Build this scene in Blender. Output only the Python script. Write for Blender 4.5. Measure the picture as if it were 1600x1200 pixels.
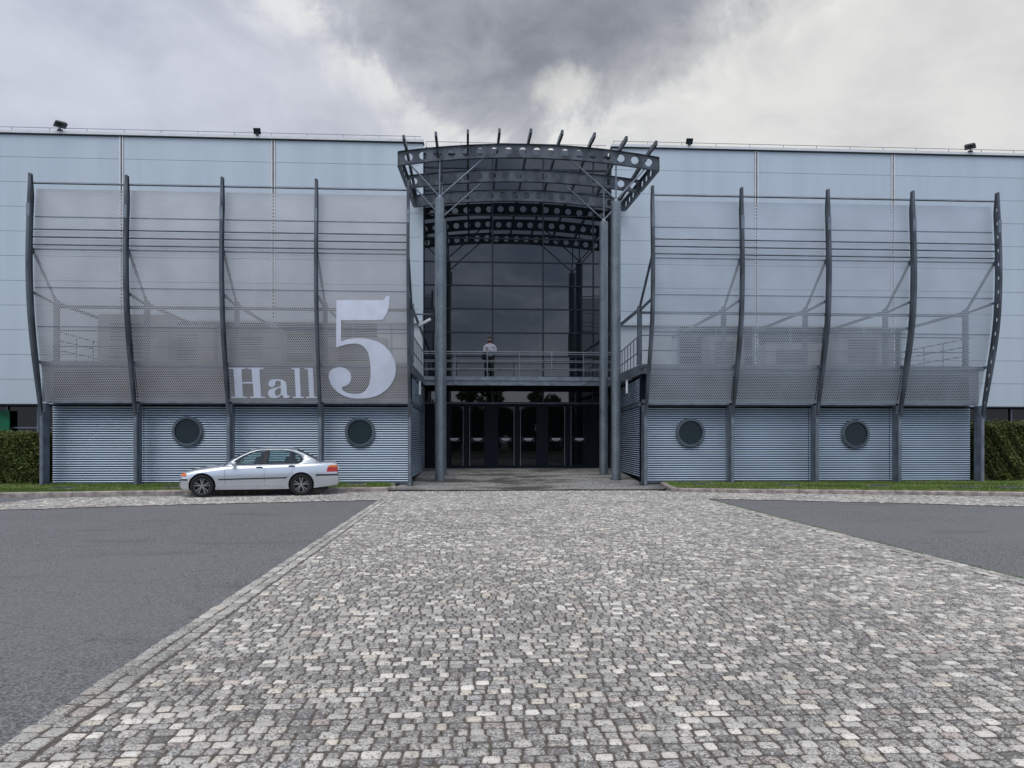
import bpy, bmesh, math, random
import numpy as np
from math import sin, cos, pi, radians, tan, atan, sqrt
from mathutils import Vector, Matrix
from mathutils.geometry import tessellate_polygon
random.seed(5); rng = np.random.default_rng(5)
for o in list(bpy.data.objects): bpy.data.objects.remove(o)
S = bpy.context.scene
C = S.collection

# ---------------------------------------------------------------- camera
F = 1170.0; HX, HY = 800.0, 690.0; A = math.atan(68/1170.0); CZ = 1.6
cd = bpy.data.cameras.new('camera'); cam = bpy.data.objects.new('camera', cd); C.objects.link(cam)
cam.location = (0, 0, CZ); cam.rotation_euler = (pi/2, 0, -A)
cd.sensor_width = 36; cd.lens = F/1600*36; cd.shift_y = (HY-600)/1600
cd.clip_start = .05; cd.clip_end = 3000
S.camera = cam

# ---------------------------------------------------------------- world
SUN_EL, SUN_AZ = radians(60), radians(200)      # azimuth from +Y clockwise: behind the camera
w = bpy.data.worlds.new('World'); S.world = w; w.use_nodes = True
nt = w.node_tree; N = nt.nodes; L = nt.links; N.clear()
def nd(t, N=N, **k):
    n = N.new(t)
    for a, b in k.items():
        if a.startswith('i_'):
            key = a[2:]
            key = int(key) if key.isdigit() else key.replace('_', ' ')
            n.inputs[key].default_value = b
        else: setattr(n, a, b)
    return n
def mth(op, a, b=None, c=None, N=N, L=L, clamp=False):
    n = N.new('ShaderNodeMath'); n.operation = op; n.use_clamp = clamp
    for i, v in enumerate((a, b, c)):
        if v is None: continue
        if isinstance(v, (int, float)): n.inputs[i].default_value = v
        else: L.new(v, n.inputs[i])
    return n.outputs[0]
def mixc(f, a, b, N=N, L=L, blend='MIX'):
    n = N.new('ShaderNodeMix'); n.data_type = 'RGBA'; n.blend_type = blend
    for i, v in ((0, f), (6, a), (7, b)):
        if isinstance(v, (int, float)): n.inputs[i].default_value = v
        elif isinstance(v, tuple): n.inputs[i].default_value = (*v, 1) if len(v) == 3 else v
        else: L.new(v, n.inputs[i])
    return n.outputs[2]
def mapr(v, a, b, c=0., d=1., N=N, L=L, smooth=True):
    n = N.new('ShaderNodeMapRange'); n.interpolation_type = 'SMOOTHSTEP' if smooth else 'LINEAR'
    L.new(v, n.inputs[0])
    for i, x in enumerate((a, b, c, d)): n.inputs[i+1].default_value = x
    return n.outputs[0]
tc = nd('ShaderNodeTexCoord'); sp = nd('ShaderNodeSeparateXYZ'); L.new(tc.outputs['Generated'], sp.inputs[0])
X, Y, Z = sp.outputs
def wnoise(scale, detail, rough, off, stretch=(1, 1, 1.5), dist=0.):
    m = nd('ShaderNodeMapping'); L.new(tc.outputs['Generated'], m.inputs[0])
    m.inputs['Location'].default_value = off; m.inputs['Scale'].default_value = stretch
    n = nd('ShaderNodeTexNoise', i_Scale=scale, i_Detail=detail, i_Roughness=rough, i_Distortion=dist)
    L.new(m.outputs[0], n.inputs['Vector']); return n.outputs['Fac']
big = wnoise(2.1, 6, .55, (1.3, .4, .2), dist=.3)
fine = wnoise(7.5, 8, .58, (4.3, 2.4, 1.2), dist=.4)
edge = wnoise(6.0, 7, .6, (0.3, 7.1, 3.2), (1, 1, 1), .5)
side = mapr(X, -.45, .35)
lav, whi = (.57, .60, .72), (.84, .84, .80)
basec = mixc(side, lav, whi)
cl = mapr(mth('ADD', mth('MULTIPLY', big, .55), mth('MULTIPLY', fine, .45)), .34, .64)
basec = mixc(cl, mixc(side, (.44, .47, .58), (.60, .60, .605)), mixc(side, (.64, .67, .77), (.80, .795, .775)))
# the dark cloud above the entrance
wd = mth('MULTIPLY', mth('SUBTRACT', Z, .345), 1.55)
ex = mth('ABSOLUTE', mth('SUBTRACT', X, .075))
ng = mth('ADD', mth('MULTIPLY', mth('SUBTRACT', edge, .5), .36), mth('MULTIPLY', mth('SUBTRACT', big, .5), .30))
fld = mth('ADD', mth('SUBTRACT', wd, ex), ng)
front = mapr(Y, .15, .5)
up = mapr(Z, .75, .95, 1, 0)
dark = mth('MULTIPLY', mth('MULTIPLY', mapr(fld, -.075, .10), front), up)
# bright breaks along its lower edge
brk = mth('MULTIPLY', mapr(fld, -.13, -.02), mapr(fld, .0, -.05))
brk = mth('MULTIPLY', mth('MULTIPLY', brk, front), mapr(fine, .35, .6))
hx = mth('POWER', mth('DIVIDE', mth('SUBTRACT', X, .118), .040), 2.)
hz = mth('POWER', mth('DIVIDE', mth('SUBTRACT', Z, .428), .017), 2.)
hole = mth('MULTIPLY', mapr(mth('ADD', mth('ADD', hx, hz), mth('MULTIPLY', mth('SUBTRACT', edge, .5), 15.)), 2.2, -1.2), front)
dcol = mixc(mapr(fine, .3, .7), (.225, .24, .285), (.38, .395, .44))
c1 = mixc(dark, basec, dcol)
c1 = mixc(mth('MULTIPLY', brk, .7), c1, (.93, .93, .88))
c1 = mixc(mth('MULTIPLY', hole, .55), c1, (.86, .86, .80))
# behind the camera: broken grey cloud, brighter near the horizon
bk = mapr(Y, .1, -.25)
bcol = mixc(mapr(mth('ADD', mth('MULTIPLY', big, .5), mth('MULTIPLY', fine, .5)), .42, .58), (.34, .43, .60), (.76, .85, 1.04))
bcol = mixc(mapr(Z, .16, .02), bcol, (.80, .85, .98))
c1 = mixc(bk, c1, bcol)
c1 = mixc(mapr(Z, .0, -.02), c1, (.2, .2, .2))
sky = nd('ShaderNodeTexSky', sky_type='NISHITA', sun_disc=False, sun_elevation=SUN_EL, sun_rotation=SUN_AZ)
sc = nd('ShaderNodeVectorMath', operation='SCALE'); L.new(c1, sc.inputs[0]); sc.inputs['Scale'].default_value = 10.0
fc = mixc(.95, sky.outputs[0], sc.outputs[0])
bg = nd('ShaderNodeBackground'); L.new(fc, bg.inputs[0]); bg.inputs[1].default_value = .1
wo = nd('ShaderNodeOutputWorld'); L.new(bg.outputs[0], wo.inputs[0])
# ---------------------------------------------------------------- sun (overcast, very soft)
sl = bpy.data.lights.new('sun', 'SUN'); sl.energy = 1.4; sl.angle = radians(40); sl.color = (1, .96, .9)
so = bpy.data.objects.new('sun', sl); C.objects.link(so)
sd = Vector((sin(SUN_AZ)*cos(SUN_EL), cos(SUN_AZ)*cos(SUN_EL), sin(SUN_EL)))
so.rotation_euler = (-sd).to_track_quat('-Z', 'Y').to_euler(); so.location = sd*60
S.view_settings.view_transform = 'Standard'; S.view_settings.look = 'None'
S.view_settings.exposure = 0; S.view_settings.gamma = 1
S.render.engine = 'CYCLES'
S.cycles.max_bounces = 8; S.cycles.transparent_max_bounces = 16

# ---------------------------------------------------------------- helpers
def tag(o, label=None, cat=None, group=None, kind=None):
    if label: o['label'] = label
    if cat: o['category'] = cat
    if group: o['group'] = group
    if kind: o['kind'] = kind
    return o
def empty(name, loc=(0, 0, 0), label=None, cat=None, group=None, rz=0):
    o = bpy.data.objects.new(name, None); C.objects.link(o); o.location = loc; o.rotation_euler = (0, 0, rz)
    o.empty_display_size = .2
    return tag(o, label, cat, group)
def P(x, y, Yp):
    """photo pixel + depth of a facade-parallel plane -> world point"""
    u = (x-HX)/F; z_ = Yp/(cos(A)-u*sin(A))
    return Vector((z_*sin(A)+u*z_*cos(A), Yp, CZ+(HY-y)/F*z_))
def G(x, y, z=0.):
    """photo pixel -> point on level z"""
    z_ = (CZ-z)*F/(y-HY); u = (x-HX)/F
    return Vector((z_*(sin(A)+u*cos(A)), z_*(cos(A)-u*sin(A)), z))
class MB:
    def __init__(s): s.v = []; s.f = []; s.sm = []
    def add(s, vs, fs, smooth=False):
        b = len(s.v); s.v += [tuple(v) for v in vs]; s.f += [tuple(i+b for i in f) for f in fs]; s.sm += [smooth]*len(fs); return s
    def box(s, x0, x1, y0, y1, z0, z1):
        return s.add([(x0,y0,z0),(x1,y0,z0),(x1,y1,z0),(x0,y1,z0),(x0,y0,z1),(x1,y0,z1),(x1,y1,z1),(x0,y1,z1)],
                     [(3,2,1,0),(4,5,6,7),(0,1,5,4),(1,2,6,5),(2,3,7,6),(3,0,4,7)])
    def bar(s, a, b, wx, wy=None, up=(0, 0, 1)):
        a = Vector(a); b = Vector(b); wy = wy or wx; d = (b-a).normalized(); u = Vector(up)
        if abs(d.dot(u)) > .98: u = Vector((0, 1, 0))
        r = d.cross(u).normalized()*wx/2; q = r.cross(d).normalized()*wy/2
        vs = [a-r-q, a+r-q, a+r+q, a-r+q, b-r-q, b+r-q, b+r+q, b-r+q]
        return s.add(vs, [(3,2,1,0),(4,5,6,7),(0,1,5,4),(1,2,6,5),(2,3,7,6),(3,0,4,7)])
    def tube(s, pts, r, n=10, caps=True, smooth=True):
        pts = [Vector(p) for p in pts]; k = len(pts); rs = r if isinstance(r, (list, tuple)) else [r]*k
        vs = []
        for i, p in enumerate(pts):
            d = (pts[min(i+1, k-1)]-pts[max(i-1, 0)]).normalized()
            u = Vector((0, 0, 1)) if abs(d.z) < .9 else Vector((0, 1, 0))
            e = d.cross(u).normalized(); g = e.cross(d).normalized()
            for j in range(n): vs.append(p+(e*cos(2*pi*j/n)+g*sin(2*pi*j/n))*rs[i])
        fs = [(i*n+j, i*n+(j+1) % n, (i+1)*n+(j+1) % n, (i+1)*n+j) for i in range(k-1) for j in range(n)]
        s.add(vs, fs, smooth)
        if caps: s.add(vs[:n], [tuple(range(n))]); s.add(vs[-n:], [tuple(reversed(range(n)))])
        return s
    def prism(s, loops, fn, t0, t1, smooth=False):
        """loops: outer + holes in 2-D, fn(u, v, t) -> 3-D; extruded between t0 and t1"""
        tri = tessellate_polygon([[Vector((a, b, 0)) for a, b in l] for l in loops])
        flat = [p for l in loops for p in l]; n = len(flat)
        vs = [fn(a, b, t0) for a, b in flat]+[fn(a, b, t1) for a, b in flat]
        fs = [tuple(t) for t in tri]+[tuple(i+n for i in reversed(t)) for t in tri]; b0 = 0
        for l in loops:
            k = len(l)
            fs += [(b0+i, b0+(i+1) % k, n+b0+(i+1) % k, n+b0+i) for i in range(k)]; b0 += k
        return s.add(vs, fs, smooth)
    def sphere(s, c, r, nu=16, nv=10, sc=(1, 1, 1)):
        vs = []
        for i in range(nv+1):
            t = pi*i/nv
            for j in range(nu):
                a = 2*pi*j/nu; vs.append((c[0]+r*sc[0]*sin(t)*cos(a), c[1]+r*sc[1]*sin(t)*sin(a), c[2]+r*sc[2]*cos(t)))
        return s.add(vs, [(i*nu+j, (i+1)*nu+j, (i+1)*nu+(j+1) % nu, i*nu+(j+1) % nu) for i in range(nv) for j in range(nu)], True)
    def build(s, name, m=None, parent=None, fix=True, bevel=0, uv=None):
        me = bpy.data.meshes.new(name); me.from_pydata(s.v, [], s.f)
        me.polygons.foreach_set('use_smooth', s.sm)
        if fix:
            b = bmesh.new(); b.from_mesh(me)
            bmesh.ops.recalc_face_normals(b, faces=b.faces); b.to_mesh(me); b.free()
        if uv is not None:
            ul = me.uv_layers.new(name='UVMap')
            for l in me.loops: ul.data[l.index].uv = uv[l.vertex_index]
        if m: me.materials.append(m)
        o = bpy.data.objects.new(name, me); C.objects.link(o)
        if parent: o.parent = parent; o.matrix_parent_inverse = Matrix.Translation(-parent.location) if False else Matrix.Identity(4)
        if bevel:
            md = o.modifiers.new('b', 'BEVEL'); md.width = bevel; md.segments = 2; md.limit_method = 'ANGLE'
        return o
def each(b, name, m, parent=None):
    out = []
    for i in range(0, len(b.v), 8):
        c_ = MB(); c_.v = b.v[i:i+8]; k = i//8*6; c_.f = [tuple(q-i for q in f) for f in b.f[k:k+6]]; c_.sm = [False]*6
        out.append(c_.build(name, m, parent))
    return out
def npmesh(name, co, quads, m, parent=None, col=None, smooth=False):
    me = bpy.data.meshes.new(name); k = quads.shape[1]
    me.vertices.add(len(co)); me.vertices.foreach_set('co', co.astype(np.float32).ravel())
    me.loops.add(quads.size); me.loops.foreach_set('vertex_index', quads.astype(np.int32).ravel())
    me.polygons.add(len(quads)); me.polygons.foreach_set('loop_start', np.arange(0, quads.size, k, dtype=np.int32))
    me.polygons.foreach_set('loop_total', np.full(len(quads), k, dtype=np.int32))
    me.polygons.foreach_set('use_smooth', np.full(len(quads), smooth))
    if col is not None:
        a = me.color_attributes.new('tint', 'FLOAT_COLOR', 'POINT'); a.data.foreach_set('color', col.astype(np.float32).ravel())
    me.update(calc_edges=True); me.validate()
    me.materials.append(m); o = bpy.data.objects.new(name, me); C.objects.link(o)
    if parent: o.parent = parent
    return o

# ---------------------------------------------------------------- materials
def mat(name, col, rough=.5, metal=0., var=.0, vscale=3., bump=0., bscale=40., detail=4, spec=None, coat=0, stretch=(1, 1, 1), col2=None, lo=.35, hi=.65, ior=None):
    m = bpy.data.materials.new(name); m.use_nodes = True; t = m.node_tree; n = t.nodes; l = t.links
    p = n['Principled BSDF']; p.inputs['Roughness'].default_value = rough; p.inputs['Metallic'].default_value = metal
    p.inputs['Base Color'].default_value = (*col, 1)
    if spec is not None: p.inputs['Specular IOR Level'].default_value = spec
    if ior: p.inputs['IOR'].default_value = ior
    if coat: p.inputs['Coat Weight'].default_value = coat; p.inputs['Coat Roughness'].default_value = .05
    if var or bump:
        tcn = n.new('ShaderNodeTexCoord'); mp = n.new('ShaderNodeMapping'); mp.inputs['Scale'].default_value = stretch
        l.new(tcn.outputs['Object'], mp.inputs[0])
    if var:
        a = n.new('ShaderNodeTexNoise'); a.inputs['Scale'].default_value = vscale; a.inputs['Detail'].default_value = detail
        l.new(mp.outputs[0], a.inputs['Vector'])
        f = mapr(a.outputs['Fac'], lo, hi, N=n, L=l)
        c2 = col2 or tuple(min(1, c*(1+var)) for c in col); c0 = tuple(c*(1-var) for c in col) if not col2 else col
        l.new(mixc(f, c0, c2, N=n, L=l), p.inputs['Base Color'])
        r = mapr(a.outputs['Fac'], .3, .7, max(.02, rough-.06), min(1, rough+.06), N=n, L=l); l.new(r, p.inputs['Roughness'])
    if bump:
        b = n.new('ShaderNodeTexNoise'); b.inputs['Scale'].default_value = bscale; b.inputs['Detail'].default_value = 6
        l.new(mp.outputs[0], b.inputs['Vector'])
        q = n.new('ShaderNodeBump'); q.inputs['Strength'].default_value = bump; q.inputs['Distance'].default_value = .01
        l.new(b.outputs['Fac'], q.inputs['Height']); l.new(q.outputs[0], p.inputs['Normal'])
    return m
M = {}
M['clad'] = mat('cladding', (.58, .655, .71), .38, .2, .03, .9, detail=7, stretch=(1.5, 1, .12))
M['clad_low'] = mat('lower_wall', (.56, .60, .63), .6, 0, .06, .8)
M['white'] = mat('white_trim', (.80, .80, .80), .4, .1, .05, 3)
M['steel'] = mat('dark_steel', (.098, .113, .132), .42, .25, .35, 2.2, bump=.05, stretch=(1, 1, .5))
M['galv'] = mat('galvanised', (.20, .225, .245), .42, .55, .0, 1)
M['slat'] = mat('shutter_metal', (.60, .70, .81), .40, .3, .04, .7)
M['post'] = mat('post_steel', (.13, .155, .185), .45, .35, .2, 3)
M['gap'] = mat('dark_void', (.012, .015, .02), .9, spec=.02)  # near-black colour, paints the shade behind the slats
M['doorf'] = mat('door_frame_metal', (.007, .010, .018), .5, spec=.18)
M['letter'] = mat('letter_film', (.80, .84, .96), .45, 0, .04, 2)
M['rail'] = mat('rail_steel', (.22, .25, .29), .4, .5, .15, 4)
M['deck'] = mat('deck_steel', (.17, .195, .22), .5, .3, .15, 3)
M['glass'] = mat('curtain_glass', (.006, .009, .012), .015, 0, ior=1.85)
M['glass2'] = mat('dark_glass', (.004, .006, .008), .02, 0, ior=1.4)
M['porthole'] = mat('porthole_glass', (.022, .038, .046), .3, 0, ior=1.4)
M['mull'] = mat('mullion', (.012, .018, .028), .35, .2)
M['black'] = mat('black', (.01, .01, .012), .5)
M['lampb'] = mat('lamp_housing', (.06, .06, .065), .4, .4)
M['lampw'] = mat('lamp_white', (.75, .77, .8), .3)
M['green'] = mat('green_banner', (.0, .16, .07), .6, 0, .2, 3)
M['acunit'] = mat('unit_grey', (.27, .27, .27), .6, 0, .1, 4)
M['kerb'] = mat('kerb_stone', (.36, .31, .28), .85, 0, .3, 5, bump=.5, bscale=60, detail=8)
M['soil'] = mat('soil', (.07, .08, .035), .95, 0, .4, 5, bump=.6, bscale=30)
M['lawn'] = mat('lawn', (.06, .12, .02), .9, 0, .3, 2)
M['cover'] = mat('drain_cover', (.09, .10, .11), .6, .3, .2, 8)

# galvanised columns: mottled spangle
m = M['galv']; t = m.node_tree; n = t.nodes; l = t.links; p = n['Principled BSDF']
tcn = n.new('ShaderNodeTexCoord'); vo = n.new('ShaderNodeTexVoronoi'); vo.inputs['Scale'].default_value = 42; l.new(tcn.outputs['Object'], vo.inputs['Vector'])
no = n.new('ShaderNodeTexNoise'); no.inputs['Scale'].default_value = 1.6; no.inputs['Detail'].default_value = 8; l.new(tcn.outputs['Object'], no.inputs['Vector'])
sv = n.new('ShaderNodeSeparateColor'); l.new(vo.outputs['Color'], sv.inputs[0])
f = mth('ADD', mth('MULTIPLY', sv.outputs[0], .45, N=n, L=l), mth('MULTIPLY', no.outputs['Fac'], .75, N=n, L=l), N=n, L=l)
l.new(mixc(mapr(f, .3, .95, N=n, L=l), (.15, .18, .205), (.30, .345, .375), N=n, L=l), p.inputs['Base Color'])
l.new(mapr(f, .3, .9, .3, .6, N=n, L=l), p.inputs['Roughness'])

def perforated(name, col, pitch=.068, rad=.0216):
    m = bpy.data.materials.new(name); m.use_nodes = True; t = m.node_tree; n = t.nodes; l = t.links
    p = n['Principled BSDF']; p.inputs['Roughness'].default_value = .45; p.inputs['Metallic'].default_value = .3
    uv = n.new('ShaderNodeUVMap'); uv.uv_map = 'UVMap'; s = n.new('ShaderNodeSeparateXYZ'); l.new(uv.outputs[0], s.inputs[0])
    ax, ay = pitch, pitch*sqrt(3)
    def grid(ox, oy):
        a = mth('FRACT', mth('ADD', mth('DIVIDE', s.outputs[0], ax, N=n, L=l), ox, N=n, L=l), N=n, L=l)
        b = mth('FRACT', mth('ADD', mth('DIVIDE', s.outputs[1], ay, N=n, L=l), oy, N=n, L=l), N=n, L=l)
        a = mth('MULTIPLY', mth('SUBTRACT', a, .5, N=n, L=l), ax, N=n, L=l); b = mth('MULTIPLY', mth('SUBTRACT', b, .5, N=n, L=l), ay, N=n, L=l)
        return mth('SQRT', mth('ADD', mth('MULTIPLY', a, a, N=n, L=l), mth('MULTIPLY', b, b, N=n, L=l), N=n, L=l), N=n, L=l)
    d = mth('MINIMUM', grid(0, 0), grid(.5, .5), N=n, L=l)
    hole = mth('LESS_THAN', d, rad, N=n, L=l)
    no = n.new('ShaderNodeTexNoise'); no.inputs['Scale'].default_value = .9; no.inputs['Detail'].default_value = 6
    l.new(uv.outputs[0], no.inputs['Vector'])
    l.new(mixc(mapr(no.outputs['Fac'], .3, .7, N=n, L=l), tuple(c*.9 for c in col), tuple(c*1.08 for c in col), N=n, L=l), p.inputs['Base Color'])
    tr = n.new('ShaderNodeBsdfTransparent'); mx = n.new('ShaderNodeMixShader')
    l.new(hole, mx.inputs[0]); l.new(p.outputs[0], mx.inputs[1]); l.new(tr.outputs[0], mx.inputs[2])
    l.new(mx.outputs[0], n['Material Output'].inputs[0]); return m
M['perfL'] = perforated('perforated_sheet_warm', (.515, .51, .52), rad=.0195)
M['perfR'] = perforated('perforated_sheet_cool', (.48, .53, .59))

# asphalt
m = M['asphalt'] = mat('asphalt', (.11, .11, .12), .85); t = m.node_tree; n = t.nodes; l = t.links; p = n['Principled BSDF']
tcn = n.new('ShaderNodeTexCoord')
def nz(sc, det=5, ro=.5, st=(1, 1, 1)):
    mp = n.new('ShaderNodeMapping'); mp.inputs['Scale'].default_value = st; l.new(tcn.outputs['Object'], mp.inputs[0])
    a = n.new('ShaderNodeTexNoise'); a.inputs['Scale'].default_value = sc; a.inputs['Detail'].default_value = det; a.inputs['Roughness'].default_value = ro
    l.new(mp.outputs[0], a.inputs['Vector']); return a.outputs['Fac']
g1 = nz(48, 6, .85); g2 = nz(.35, 7, .6); g3 = nz(1.1, 6, .6, (.25, 1, 1))
c = mixc(mapr(g1, .38, .62, N=n, L=l), (.032, .032, .034), (.305, .303, .31), N=n, L=l)
c = mixc(mth('MULTIPLY', mapr(g2, .40, .62, N=n, L=l), .5, N=n, L=l), c, (.20, .197, .20), N=n, L=l)
c = mixc(mth('MULTIPLY', mapr(g3, .56, .72, N=n, L=l), .45, N=n, L=l), c, (.07, .07, .076), N=n, L=l)
ck = n.new('ShaderNodeTexVoronoi'); ck.feature = 'DISTANCE_TO_EDGE'; ck.inputs['Scale'].default_value = .22
mpk = n.new('ShaderNodeMapping'); l.new(tcn.outputs['Object'], mpk.inputs[0]); wv = n.new('ShaderNodeVectorMath'); wv.operation = 'MULTIPLY_ADD'
nk = n.new('ShaderNodeTexNoise'); nk.inputs['Scale'].default_value = 1.3; nk.inputs['Detail'].default_value = 8; l.new(tcn.outputs['Object'], nk.inputs['Vector'])
l.new(nk.outputs['Color'], wv.inputs[0]); wv.inputs[1].default_value = (.7, .7, 0); l.new(mpk.outputs[0], wv.inputs[2]); l.new(wv.outputs[0], ck.inputs['Vector'])
c = mixc(mth('MULTIPLY', mth('MULTIPLY', mapr(ck.outputs['Distance'], .0022, .0006, N=n, L=l), mapr(g2, .50, .56, N=n, L=l), N=n, L=l), .4, N=n, L=l), c, (.03, .03, .03), N=n, L=l)
wh = n.new('ShaderNodeTexVoronoi'); wh.inputs['Scale'].default_value = 16; l.new(tcn.outputs['Object'], wh.inputs['Vector'])
sv = n.new('ShaderNodeSeparateColor'); l.new(wh.outputs['Color'], sv.inputs[0])
spk = mth('MULTIPLY', mapr(wh.outputs['Distance'], .16, .1, N=n, L=l), mth('GREATER_THAN', sv.outputs[0], .86, N=n, L=l), N=n, L=l)
c = mixc(mth('MULTIPLY', spk, .7, N=n, L=l), c, (.42, .41, .40), N=n, L=l)
l.new(c, p.inputs['Base Color'])
bp = n.new('ShaderNodeBump'); bp.inputs['Strength'].default_value = .5; bp.inputs['Distance'].default_value = .006; l.new(g1, bp.inputs['Height']); l.new(bp.outputs[0], p.inputs['Normal'])

# stone setts (per-stone tint attribute + mottling)
m = M['sett'] = mat('stone_sett', (.4, .4, .4), .8); t = m.node_tree; n = t.nodes; l = t.links; p = n['Principled BSDF']
tcn = n.new('ShaderNodeTexCoord'); at = n.new('ShaderNodeAttribute'); at.attribute_name = 'tint'
a1 = nz(58, 5, .8, (1, 1.3, 1)); a2 = nz(240, 3, .6); a3 = nz(.45, 6, .6); a4 = nz(7, 4, .6)
thr = mth('ADD', mth('MULTIPLY', at.outputs['Alpha'], -.15, N=n, L=l), .545, N=n, L=l)
fs_ = mth('MULTIPLY', mth('SUBTRACT', a1, thr, N=n, L=l), 14, N=n, L=l, clamp=True)
c = mixc(mth('MULTIPLY', fs_, .86, N=n, L=l), at.outputs['Color'], (.05, .05, .055), N=n, L=l)
c = mixc(mth('MULTIPLY', mapr(a2, .35, .65, N=n, L=l), .22, N=n, L=l), c, (.62, .61, .59), N=n, L=l)
c = mixc(mth('MULTIPLY', mapr(a3, .42, .68, N=n, L=l), .24, N=n, L=l), c, (.12, .115, .105), N=n, L=l)
l.new(c, p.inputs['Base Color'])
bp = n.new('ShaderNodeBump'); bp.inputs['Strength'].default_value = .8; bp.inputs['Distance'].default_value = .006
l.new(mth('ADD', a1, mth('MULTIPLY', a2, .4, N=n, L=l), N=n, L=l), bp.inputs['Height']); l.new(bp.outputs[0], p.inputs['Normal'])
# joints between the setts, mossy in places
m = M['joint'] = mat('sett_joint', (.12, .11, .10), .95); t = m.node_tree; n = t.nodes; l = t.links; p = n['Principled BSDF']
tcn = n.new('ShaderNodeTexCoord'); b1 = nz(30, 5, .7); b2 = nz(1.0, 5, .6)
c = mixc(mapr(b1, .35, .65, N=n, L=l), (.065, .055, .047), (.185, .16, .138), N=n, L=l)
c = mixc(mth('MULTIPLY', mapr(b2, .55, .68, N=n, L=l), .6, N=n, L=l), c, (.10, .11, .05), N=n, L=l)
l.new(c, p.inputs['Base Color'])
# apron by the doors: small worn setts with dark stains
m = M['apron'] = mat('apron_paving', (.2, .2, .2), .8); t = m.node_tree; n = t.nodes; l = t.links; p = n['Principled BSDF']
tcn = n.new('ShaderNodeTexCoord'); b1 = nz(9, 6, .7); b2 = nz(.55, 7, .65, (.6, 1, 1)); b3 = nz(1.7, 6, .7, (.4, 1.2, 1))
vo = n.new('ShaderNodeTexVoronoi'); vo.feature = 'DISTANCE_TO_EDGE'; vo.inputs['Scale'].default_value = 6.5; l.new(tcn.outputs['Object'], vo.inputs['Vector'])
c = mixc(mapr(b1, .3, .7, N=n, L=l), (.26, .25, .235), (.50, .485, .455), N=n, L=l)
c = mixc(mapr(vo.outputs['Distance'], .10, .03, 0, .85, N=n, L=l), c, (.09, .085, .08), N=n, L=l)
c = mixc(mth('MULTIPLY', mapr(b2, .47, .60, N=n, L=l), .85, N=n, L=l), c, (.075, .068, .055), N=n, L=l)
c = mixc(mth('MULTIPLY', mapr(b3, .5, .62, N=n, L=l), .5, N=n, L=l), c, (.06, .055, .05), N=n, L=l)
l.new(c, p.inputs['Base Color'])
l.new(mapr(b2, .45, .6, .85, .45, N=n, L=l), p.inputs['Roughness'])
# leaves
def leafmat(name, c0, c1_, c2_):
    m = mat(name, c1_, .55); t = m.node_tree; n = t.nodes; l = t.links; p = n['Principled BSDF']
    at = n.new('ShaderNodeAttribute'); at.attribute_name = 'tint'
    s = n.new('ShaderNodeSeparateColor'); l.new(at.outputs['Color'], s.inputs[0])
    c = mixc(s.outputs[0], c0, c1_, N=n, L=l); c = mixc(mapr(s.outputs[1], .7, 1., N=n, L=l), c, c2_, N=n, L=l)
    l.new(c, p.inputs['Base Color']); p.inputs['Specular IOR Level'].default_value = .25
    return m
M['hedge'] = leafmat('hedge_leaf', (.045, .075, .018), (.13, .17, .045), (.24, .22, .08))
M['tree'] = leafmat('tree_leaf', (.02, .05, .012), (.06, .12, .025), (.10, .14, .04))
M['grass'] = leafmat('grass_blade', (.07, .13, .02), (.16, .27, .05), (.32, .33, .12))
M['bark'] = mat('bark', (.10, .08, .06), .9, 0, .3, 6, bump=.6)

# ---------------------------------------------------------------- ground
def sheet(name, pts, z, m, kind='structure', par=None):
    b = MB(); v = [(p[0], p[1], z if len(p) < 3 else p[2]) for p in pts]
    b.prism([[(p[0], p[1]) for p in v]], lambda a, c, t_: (a, c, t_), z, z-.003)
    o = b.build(name, m, par); 
    if kind: o['kind'] = kind
    return o
gr = MB().add([(-900, -900, -.012), (900, -900, -.012), (900, 900, -.012), (-900, 900, -.012)], [(0, 1, 2, 3)])
tag(gr.build('asphalt_road', M['asphalt']), kind='structure')

XL, XR = -2.47, 6.45          # path edges
YK = 24.25                    # front line of the apron across the entrance
lawn_f = sheet('lawn_ground', [(-90, -22), (90, -22), (90, -140), (-90, -140)], -.004, M['lawn'])
# strips of setts along both kerbs (pixel outlines on the ground)
stripL_low = [G(-40, 797), G(60, 795.5), G(200, 790.5), G(340, 787), G(470, 784), G(596, 781)]
stripL_up = [G(-40, 790), G(20, 784), G(60, 779.5), G(110, 777.5), G(300, 774.5), G(450, 771.5), G(606, 768)]
stripR_low = [G(1110, 780), G(1250, 782.5), G(1400, 786), G(1600, 791.5), G(1700, 795)]
stripR_up = [G(1056, 768.5), G(1120, 770), G(1300, 772), G(1450, 774), G(1600, 776.5), G(1700, 778)]
base = [(XL, -4), (XR, -4), (XR, 12), (6.62, 20.6)]+[(p.x, p.y) for p in stripR_low[1:]]+[(p.x, p.y) for p in reversed(stripR_up)] + [(P(1020, 700, YK).x, YK), (P(612, 700, YK).x, YK)]
base += [(p.x, p.y) for p in reversed(stripL_up)]+[(p.x, p.y) for p in stripL_low]
path_base = sheet('path_bed', base, .0, M['joint'])

def inside(poly, x, y):
    x = np.asarray(x); y = np.asarray(y); r = np.zeros(x.shape, bool); n_ = len(poly)
    for i in range(n_):
        x0, y0 = poly[i][:2]; x1, y1 = poly[(i+1) % n_][:2]
        if y0 == y1: continue
        c_ = ((y0 > y) != (y1 > y)) & (x < (x1-x0)*(y-y0)/(y1-y0)+x0); r ^= c_
    return r
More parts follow.
